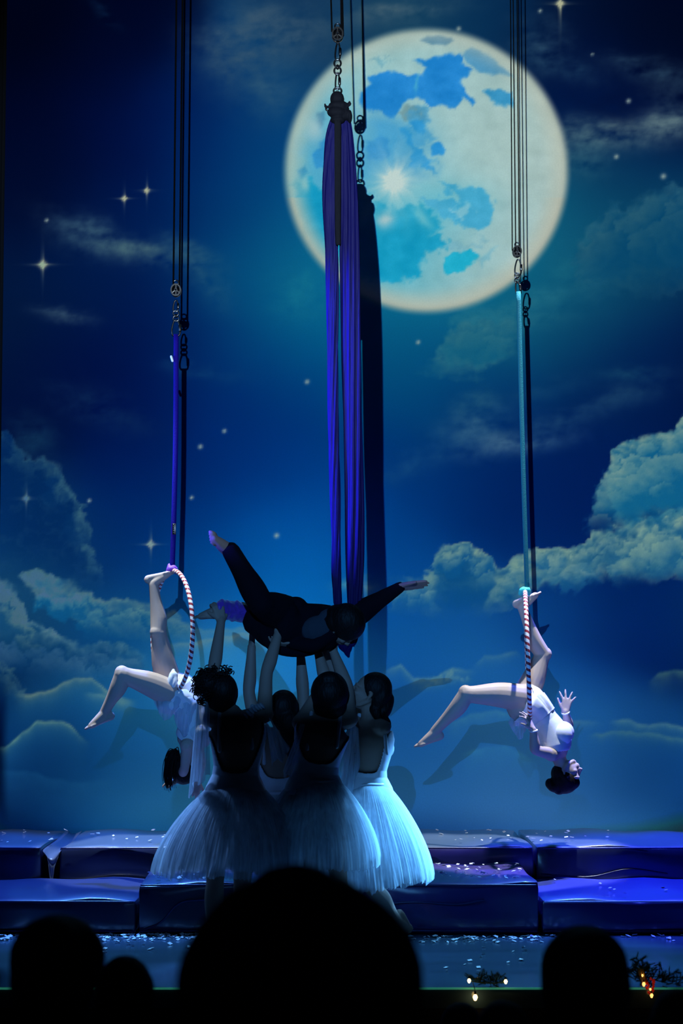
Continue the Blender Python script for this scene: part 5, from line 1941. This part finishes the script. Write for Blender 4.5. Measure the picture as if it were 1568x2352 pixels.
# ------------------------------------------------------------------ the four dancers
def dancer(label, Y, J, head_f, head_u, front, tut, k=0.95, hair=None, back_low=0.42, seed=1):
    root = person(label, (J['waist'][0] and P(J['waist'][0], J['waist'][1], Y).x, Y, 0.0))

    def g(t):
        return np.array(P(t[0], t[1], Y + (t[2] if len(t) > 2 else 0.0)))
    pel, wai, che, nek = g(J['pelvis']), g(J['waist']), g(J['chest']), g(J['neck'])
    cr = pel + nv(pel - wai) * 0.10
    pts = [cr, pel, wai, che, nek]
    SL, SR = g(J['sl']), g(J['sr'])
    sh = nv(SR - SL)
    fr = nv(front)
    hip = nv(np.cross(V(0, 0, 1), fr)) * -1
    if hip @ sh < 0:
        hip = -hip
    mb = MB()
    add_torso(mb, pts, hip, sh, fr, k, 0.95)
    HL, HR = pel - hip * 0.085 * k + V(0, 0, -0.03), pel + hip * 0.085 * k + V(0, 0, -0.03)
    for H, kk, aa in ((HL, 'kl', 'al'), (HR, 'kr', 'ar')):
        K, A = g(J[kk]), g(J[aa])
        A[2] = max(A[2], 0.066) if J.get('toe_' + aa) is None else A[2]
        limb_leg(mb, H, K, A, 0.90 * k / 0.95, front=fr)
        td = J.get('toe_' + aa, (fr[0] * 1.0, fr[1], 0.0))
        sd = J.get('sole_' + aa, (0, 0, -1))
        foot(mb, A, nv(V(*td)), V(*sd), 0.88)
    for S, ee, ww, hd in ((SL, 'el', 'wl', 'hl'), (SR, 'er', 'wr', 'hr')):
        E, W_ = g(J[ee]), g(J[ww])
        limb_arm(mb, S, E, W_, 0.98)
        dirn, nrm, th, curl = J[hd]
        hand(mb, W_, V(*dirn), V(*nrm), th, curl, 0.25, 0.92)
        mb.tube([che * 0.35 + nek * 0.65, S], [0.050, 0.052], 12, 3)
    q = head(mb, g(J['head']), V(*head_f), V(*head_u), 0.96)
    mb.tube([nek, nek * 0.5 + q(0, -0.025, -0.05) * 0.5, q(0, -0.022, -0.04)], [0.050, 0.045, 0.046], 14, 4)
    mb.build('body', M['skin_b'], root, remesh=VX, smooth_it=3)
    bodice('bodice', pts, hip, sh, fr, M['bodice'], root, k, 0.009, 0.18, lambda a: 0.90 - (0.90 - back_low) * (1 / (1 + math.exp(-(a - 2.15) * 5.5))), 0.95)
    for S, e in ((SL, 1), (SR, -1)):
        c_f = che + fr * 0.09 * k + (S - (SL + SR) / 2) * 0.5
        top_ = S * 0.62 + nek * 0.38 + V(0, 0, 0.042)
        c_b = che - fr * 0.085 * k + (S - (SL + SR) / 2) * 0.62 - V(0, 0, 0.06)
        m2 = MB()
        m2.tube([c_f, c_f * 0.4 + top_ * 0.6 + fr * 0.03, top_, c_b * 0.4 + top_ * 0.6 - fr * 0.03, c_b], 0.011, 8, 6)
        m2.build('shoulder_strap', M['bodice'], root)
    # hair
    m2 = MB()
    hair(m2, q, g)
    m2.build('hair', M['hair'], root, remesh=0.006, smooth_it=2)
    tutu(wai - V(0, 0, 0.055), tut['hem'], 0.118, tut['r'], M['tulle'], root, seed, lift=tut.get('lift'), skew=tut.get('skew', (0, 0)), flat=tut.get('flat', 0.8))
    return root, q, g


def hz(py, Y):
    return P(784, py, Y).z


UP = (0, 0.35, 1)
# dancer with the curly updo, nearest, at the left
Y1 = 10.52


def hair1(mb, q, g):
    hair_cap(mb, q, 0.96, 0.004)
    mb.ell(g((478, 1568, -0.05)), AX, (0.066, 0.06, 0.060))


d1, q1, g1 = dancer('dancer with curly pinned up hair and white tutu at the left, seen from behind', Y1,
                    dict(pelvis=(540, 1838), waist=(542, 1776), chest=(545, 1692), neck=(535, 1640), sl=(488, 1650, 0.02), sr=(606, 1640, 0.02), head=(508, 1592, 0.02),
                         el=(490, 1548, 0.20), wl=(508, 1424, 0.36), er=(612, 1548, 0.12), wr=(640, 1452, 0.26),
                         hl=((-0.25, 0.1, 1), (-0.3, 0.9, 0.1), 1, 0.75), hr=((0.35, 0.1, 0.9), (0.2, 0.6, 0.8), -1, 0.35),
                         kl=(494, 2020, 0.0), al=(486, 2184, 0.0), kr=(556, 2022, 0.05), ar=(566, 2176, 0.08)),
                    (-0.22, 0.86, 0.45), (0.1, -0.4, 1), (0.05, 1, 0.05), dict(hem=hz(2008, Y1), r=0.375, skew=(-0.05, 0.0)), 0.97, hair1, 0.44, 11)
mb = MB()
curls(mb, g1((474, 1566, -0.05)), (0.058, 0.05, 0.055), 150, 0.011, 21, 0.0028)
curls(mb, g1((500, 1545, -0.03)), (0.07, 0.05, 0.03), 60, 0.010, 22, 0.0028)
curls(mb, g1((466, 1590, -0.05)), (0.04, 0.04, 0.045), 50, 0.011, 23, 0.0028)
mb.build('curls', M['hair'], d1)
# small gathered sleeve over the right shoulder
for i in range(7):
    mb = MB()
    c = g1((566 + i * 6, 1642 - i * 4.2 + 0.5 * (i - 3) ** 2, -0.02))
    mb.ell(c, (nv(V(0.6, 0, -0.6)), V(0, 1, 0), nv(V(0.6, 0, 0.6))), (0.022, 0.05, 0.010))
    mb.build('gathered_pleat', M['bodice'], d1)
drape_sheet('chiffon_wing', [g1((455, 1590, 0.02)), g1((466, 1594, -0.03)), g1((482, 1630, -0.08))], [g1((430, 1832, 0.06)), g1((452, 1800, -0.05)), g1((480, 1786, -0.12))],
            M['chiffon'], d1, folds=4, amp=0.018, jag=0.02)
drape_sheet('chiffon_wing', [g1((606, 1640, 0.04)), g1((620, 1650, -0.02)), g1((632, 1668, -0.04))], [g1((626, 1752, 0.06)), g1((645, 1748, -0.02)), g1((664, 1722, -0.06))],
            M['chiffon'], d1, folds=3, amp=0.014, jag=0.02, phase=2.0)

# second dancer, half hidden
Y2 = 11.06


def hair2(mb, q, g):
    hair_cap(mb, q, 0.96, 0.006)
    mb.tube([q(0, -0.06, -0.02), g((664, 1660, -0.10)), g((672, 1700, -0.12)), g((674, 1742, -0.12))], [0.075, 0.068, 0.056, 0.03], 16, 5, flat=(V(0, 1, 0), 0.55))


d2, q2, g2 = dancer('dancer with long loose dark hair between the two nearest dancers', Y2,
                    dict(pelvis=(645, 1852), waist=(645, 1796), chest=(642, 1726), neck=(645, 1680), sl=(592, 1684, 0.02), sr=(696, 1684, 0.02), head=(652, 1630, 0.0),
                         el=(572, 1594, 0.02), wl=(578, 1484, 0.06), er=(696, 1600, 0.02), wr=(690, 1500, 0.04),
                         hl=((0.05, 0.0, 1), (0.75, 0.3, 0.3), 1, 0.3), hr=((0.0, -0.1, 1), (-0.5, -0.3, 0.6), -1, 0.4),
                         kl=(620, 2010, 0.0), al=(616, 2148, 0.03), kr=(668, 2010, 0.0), ar=(674, 2148, 0.03)),
                    (0.1, 0.9, 0.35), (0, -0.3, 1), (0.05, 1, 0), dict(hem=hz(1990, Y2), r=0.31), 0.93, hair2, 0.5, 12)

# third dancer, hair drawn back
Y3 = 10.66


def hair3(mb, q, g):
    hair_cap(mb, q, 1.06, 0.018, 0.012)
    mb.ell(g((756, 1560, -0.06)), AX, (0.062, 0.055, 0.04))
    mb.ell(q(0, -0.09, 0.0), AX, (0.05, 0.04, 0.055))


d3, q3, g3 = dancer('dancer with smooth dark hair and white tutu in the middle, seen from behind', Y3,
                    dict(pelvis=(722, 1826), waist=(726, 1768), chest=(738, 1690), neck=(752, 1648), sl=(692, 1660, 0.02), sr=(800, 1652, 0.03), head=(757, 1598, 0.02),
                         el=(748, 1566, 0.26), wl=(730, 1496, 0.34), er=(798, 1582, 0.16), wr=(764, 1492, 0.26),
                         hl=((-0.05, 0.1, 1), (0.3, 0.5, 0.6), 1, 0.4), hr=((-0.2, 0.1, 1), (-0.3, 0.6, 0.6), -1, 0.4),
                         kl=(700, 2022, 0.0), al=(690, 2172, 0.02), kr=(778, 2022, 0.05), ar=(802, 2168, 0.12)),
                    (0.0, 0.88, 0.42), (0, -0.4, 1), (-0.05, 1, 0), dict(hem=hz(1992, Y3), r=0.345, skew=(0.0, 0.0),
                    lift=lambda a: 0.02 * math.cos(a - 0.3)), 0.95, hair3, 0.52, 13)

# fourth dancer, turned to the left, at the right of the group
Y4 = 11.0


def hair4(mb, q, g):
    r_, f_, u_ = q(1, 0, 0) - q(0, 0, 0), q(0, 1, 0) - q(0, 0, 0), q(0, 0, 1) - q(0, 0, 0)
    mb.ell(q(0, -0.030, 0.038), (r_, f_, u_), (0.080, 0.092, 0.088), 22, 14)
    mb.ell(q(0, -0.075, 0.000), (r_, f_, u_), (0.074, 0.058, 0.095), 18, 12)
    mb.tube([q(0, -0.085, -0.01), g((884, 1606, -0.01)), g((882, 1628, -0.03)), g((874, 1648, -0.04)), g((884, 1660, -0.05))], [0.055, 0.052, 0.044, 0.034, 0.020], 14, 5)
    mb.tube([q(0.03, -0.06, -0.05), g((862, 1630, -0.05)), g((870, 1652, -0.06))], [0.042, 0.036, 0.022], 12, 4)
    mb.tube([q(0.045, 0.03, 0.085), q(0.055, 0.045, 0.055), q(0.066, 0.02, 0.02)], [0.016, 0.014, 0.010], 10, 4)


d4, q4, g4 = dancer('dancer in profile facing left with dark hair down and glowing white tutu', Y4,
                    dict(pelvis=(838, 1836), waist=(838, 1778), chest=(846, 1702), neck=(848, 1654), sl=(812, 1664, 0.08), sr=(876, 1672, -0.08), head=(846, 1590, -0.02),
                         el=(796, 1606, 0.22), wl=(748, 1504, 0.12), er=(812, 1632, 0.22), wr=(776, 1540, 0.24),
                         hl=((-0.25, -0.1, 1), (-0.3, -0.3, 0.8), 1, 0.4), hr=((-0.2, 0.0, 1), (-0.5, 0.3, 0.6), -1, 0.4),
                         kl=(800, 2010, 0.02), al=(790, 2140, -0.10), kr=(856, 2040, 0.0), ar=(914, 2118, 0.32),
                         toe_ar=(0.35, 0.55, -0.75), sole_ar=(0.5, 0.7, 0.5)),
                    (-0.93, 0.05, 0.36), (0.36, -0.02, 0.93), (-0.62, 0.78, 0), dict(hem=hz(2036, Y4), r=0.345, skew=(0.04, 0.0), flat=0.9,
                    lift=lambda a: 0.05 * math.cos(a)), 0.95, hair4, 0.46, 14)
mb = MB()
strands(mb, [g4((872, 1640, -0.05)), g4((884, 1650, -0.07)), g4((888, 1664, -0.07)), g4((876, 1672, -0.06))], 0.010, 50, 8, 0.003, 0.0012)
mb.build('curled_ends', M['hair'], d4)
mb = MB()
mb.ball(g4((859, 1632, -0.10)), 0.006)
mb.build('earring', M['steel'], d4)
drape_sheet('chiffon_wing', [g4((802, 1660, -0.12)), g4((812, 1664, -0.13)), g4((822, 1672, -0.13))], [g4((766, 1800, -0.16)), g4((800, 1830, -0.15)), g4((824, 1760, -0.13))],
            M['chiffon'], d4, folds=3, amp=0.012, jag=0.02, phase=1.0)
drape_sheet('chiffon_wing', [g3((690, 1662, -0.06)), g3((700, 1664, -0.08))], [g3((648, 1772, -0.06)), g3((664, 1790, -0.08))], M['chiffon'], d3, folds=2, amp=0.012, jag=0.02)
# ------------------------------------------------------------------ greenery with lights along the stage edge
def fir_sprigs(mb, c, size, n, seed, up=0.6):
    rs = np.random.default_rng(seed)
    for i in range(n):
        p = np.array(c) + rs.normal(size=3) * np.array(size) * 0.5
        d = nv(V(rs.normal(), rs.normal() * 0.6 - 0.2, abs(rs.normal()) * up + 0.1))
        L = rs.uniform(0.03, 0.06)
        mb.tube([p, p + d * L], 0.0016, 4, 1, spline=False)
        e1 = nv(np.cross(d, V(0.2, 0.3, 1)))
        e2 = np.cross(d, e1)
        for t in np.linspace(0.1, 1.0, 9):
            for a in np.arange(0, 6.28, 1.25):
                q = p + d * L * t
                e = q + (e1 * math.cos(a + t * 5) + e2 * math.sin(a + t * 5)) * 0.013 + d * 0.010
                s = nv(np.cross(e - q, d)) * 0.0012
                mb._add([q - s, q + s, e], [(0, 1, 2)])


def bulbs(root, spots, m):
    for (x, y, Y, r) in spots:
        mb = MB()
        c = np.array(P(x, y, Y))
        mb.tube([c + V(0, 0, -r * 0.9), c + V(0, 0, 0), c + V(0, 0, r * 1.3)], [r * 0.7, r, r * 0.35], 10, 4)
        b = mb.build('fairy_light', m, root)
        mb = MB()
        mb.tube([c + V(0, 0, r * 1.2), c + V(0, 0, r * 2.2)], r * 0.5, 8, 1, spline=False)
        mb.build('socket', M['stage_front'], b)


gl = empty('garland', P(1118, 2258, YE), 'small fir garland with three warm lights on the stage edge', 'garland')
mb = MB()
for (x, y, n) in ((1098, 2252, 16), (1115, 2256, 10), (1135, 2254, 14), (1150, 2256, 10)):
    fir_sprigs(mb, P(x, y, YE + 0.02), (0.03, 0.04, 0.02), n, x)
nd = mb.build('fir_needles', M['fir'], gl, smooth=False)
nd['kind'] = 'stuff'
mb = MB()
mb.tube([P(1077, 2252, YE - 0.02), P(1098, 2256, YE), P(1130, 2258, YE), P(1160, 2256, YE - 0.02)], 0.004, 6, 6)
mb.tube([P(1085, 2256, YE - 0.02), P(1090, 2272, YE - 0.03), P(1091, 2286, YE - 0.03)], 0.002, 6, 6)
mb.build('wire', M['fir'], gl)
bulbs(gl, ((1077, 2252, YE - 0.03, 0.008), (1161, 2254, YE - 0.03, 0.008), (1091, 2290, YE - 0.04, 0.011)), M['bulb'])
g2_ = empty('garland', P(1490, 2262, YE), 'larger fir garland with red berries and gold ribbon at the right', 'garland')
mb = MB()
for (x, y, n) in ((1450, 2222, 14), (1470, 2226, 18), (1492, 2230, 18), (1505, 2246, 16), (1530, 2252, 16), (1552, 2254, 14), (1480, 2250, 16), (1462, 2244, 14)):
    fir_sprigs(mb, P(x, y, YE + 0.02), (0.035, 0.05, 0.03), n, x)
nd = mb.build('fir_needles', M['fir'], g2_, smooth=False)
nd['kind'] = 'stuff'
for i in range(14):
    mb = MB()
    mb.ball(P(1488 + random.uniform(-4, 16), 2248 + i * 2.6, YE - 0.04 + random.uniform(-0.02, 0.02)), random.uniform(0.005, 0.009), 10, 6)
    mb.build('berry', M['berry'], g2_)
drape_sheet('gold_ribbon', [P(1462, 2222, YE - 0.03), P(1478, 2226, YE - 0.05)], [P(1474, 2262, YE - 0.04), P(1486, 2256, YE - 0.05)], M['ribbon'], g2_, 12, 12, 2, 0.006)
bulbs(g2_, ((1478, 2260, YE - 0.06, 0.008), (1496, 2286, YE - 0.05, 0.008), (1475, 2240, YE - 0.06, 0.005), (1493, 2272, YE - 0.06, 0.005)), M['bulb_dim'])


# ------------------------------------------------------------------ audience
def onlooker(px, ptop, Y, hw, floor, label, shape=None, turn=0.0, wide=1.0, short=''):
    """seated person seen from behind; hw = head width in pixels"""
    top = np.array(P(px, ptop, Y))
    s = Y / F
    k = hw * s / 0.168
    c = top - V(0, 0, 0.115 * k)
    root = person(label, (top[0], Y, floor))
    f = nv(V(math.sin(turn), math.cos(turn), 0.08))
    mb = MB()
    q = head(mb, c, f, V(0, 0, 1), k)
    nk = c + V(0, -0.02, -0.20 * k)
    che = nk + V(0, 0.0, -0.16 * k)
    wai = che + V(0, 0.02, -0.20 * k)
    pel = wai + V(0, 0.0, -0.15 * k)
    add_torso(mb, [pel - V(0, 0, 0.09 * k), pel, wai, che, nk], V(1, 0, 0), V(1, 0, 0), V(0, 1, 0), 1.12 * k, 0.4)
    mb.tube([nk, c - V(0, 0.02, 0.05)], [0.055 * k, 0.05 * k], 12, 3)
    zs = pel[2] - 0.06 * k
    for sd in (-1, 1):
        S = nk + V(0.175 * sd * k * wide, 0.0, -0.045 * k)
        mb.tube([nk + V(0, 0, -0.01), (nk + S) / 2 + V(0, 0, 0.014 * k), S], [0.06 * k, 0.06 * k, 0.056 * k], 12, 4)
        E = S + V(0.03 * sd, 0.06, -0.26 * k)
        W_ = E + V(-0.12 * sd * k, 0.22 * k, -0.02)
        limb_arm(mb, S, E, W_, 1.15 * k)
        hand(mb, W_, V(-0.5 * sd, 0.8, -0.2), V(0, 0, -1), sd, 0.3, 0.2, k)
        H = pel + V(0.09 * sd * k, 0.02, -0.02)
        K = H + V(0.02 * sd, 0.40 * k, 0.03)
        A = V(K[0], K[1] + 0.02, max(floor + 0.07, K[2] - 0.44 * k))
        limb_leg(mb, H, K, A, 0.95 * k)
        foot(mb, A, V(0, 1, 0), V(0, 0, -1), k)
    mb.build('clothed_body', M['audience_cloth'], root, remesh=0.012, smooth_it=3)
    m2 = MB()
    hair_cap(m2, q, k, 0.004)
    if shape:
        shape(m2, lambda x, y, dy=0.0: np.array(P(x, y, Y + dy)), q, k)
    m2.build('hair', M['audience_hair'], root, remesh=0.010, smooth_it=2)
    # the seat under the person
    st_ = empty('theatre_seat', (top[0], Y, floor), 'dark theatre seat under the ' + short, 'seat', 'audience seats')
    zt = zs - 0.095 * k
    mb = MB()
    mb.box((top[0], Y + 0.06 * k, zt - 0.035), AX, (0.21 * k, 0.20 * k, 0.03))
    mb.build('seat_cushion', M['seat'], st_, bevel=0.012)
    mb = MB()
    mb.box((top[0], Y - 0.22 * k, zt + 0.20 * k), AX, (0.21 * k, 0.03, 0.20 * k))
    mb.build('backrest', M['seat'], st_, bevel=0.012)
    for sd in (-1, 1):
        mb = MB()
        mb.box((top[0] + 0.18 * sd * k, Y + 0.03, (zt - 0.065 + floor) / 2), AX, (0.02, 0.10, (zt - 0.065 - floor) / 2))
        mb.build('leg', M['seat'], st_, smooth=False)
    return root


def long_hair(mb, g, q, k):
    mb.ell(g(676, 2140), AX, (0.112, 0.10, 0.095), 20, 14)
    mb.ell(g(630, 2070), AX, (0.062, 0.08, 0.040), 16, 10)
    mb.ell(g(738, 2066), AX, (0.060, 0.08, 0.040), 16, 10)
    for sd, pts in ((-1, [(560, 2090), (505, 2170), (470, 2250), (455, 2352)]), (1, [(800, 2090), (862, 2150), (905, 2230), (925, 2352)])):
        mb.tube([g(x, y) for x, y in pts], [0.04, 0.045, 0.045, 0.03], 14, 5)
    mb.tube([g(676, 2150, -0.04), g(676, 2260, -0.06), g(676, 2400, -0.07)], [0.11, 0.13, 0.10], 18, 5, flat=(V(0, 1, 0), 0.5))


onlooker(680, 2012, 3.06, 258, -0.05, 'large dark head with long hair, nearest in the middle of the audience', long_hair, 0.0, 1.12, 'long haired onlooker in the middle')
onlooker(132, 2108, 4.30, 196, -0.36, 'round dark head at the left of the audience', lambda mb, g, q, k: mb.ell(g(132, 2200), AX, (0.104, 0.09, 0.092), 20, 14), 0.2, 1.0, 'round headed onlooker at the left')
onlooker(290, 2196, 5.15, 128, -0.36, 'smaller dark head just right of the left head in the audience', None, 0.1, 0.9, 'small onlooker beside the left head')
onlooker(1343, 2136, 4.42, 188, -0.36, 'tall rounded dark head at the right of the audience',
         lambda mb, g, q, k: (mb.ell(g(1342, 2225), AX, (0.098, 0.09, 0.095), 20, 14), mb.tube([g(1342, 2230), g(1345, 2300), g(1345, 2380)], [0.098, 0.096, 0.07], 18, 4)), -0.1, 1.0, 'tall onlooker at the right')
onlooker(1060, 2304, 6.6, 96, -1.0, 'low dark head under the small garland', None, 0.2, 1.0, 'onlooker below the small garland')
onlooker(1150, 2300, 5.12, 120, -0.36, 'low head with lighter top beside the tall right head', None, -0.2, 0.8, 'onlooker with the lighter head')
onlooker(1556, 2272, 5.15, 130, -0.36, 'dark head cut by the right edge of the picture', None, 0.0, 0.8, 'onlooker at the right edge')

GROUPS = {'pulley': 'rigging pulleys', 'carabiner': 'rigging carabiners', 'swivel': 'rigging swivels', 'aerial_hoop': 'aerial hoops', 'hoist_rope': 'hoist ropes',
          'webbing_strap': 'hoop straps', 'garland': 'stage edge garlands', 'rigging_batten': 'rigging pipes'}
for o in bpy.data.objects:
    if o.parent is None and 'category' in o.keys():
        g_ = GROUPS.get(o.name.split('.')[0])
        if g_:
            o['group'] = g_
        elif o['category'] == 'person':
            t_ = o['label']
            o['group'] = 'dancers lifting the flyer' if t_.startswith('dancer') else ('aerialists' if t_.startswith(('aerialist', 'flyer')) else 'audience silhouettes')
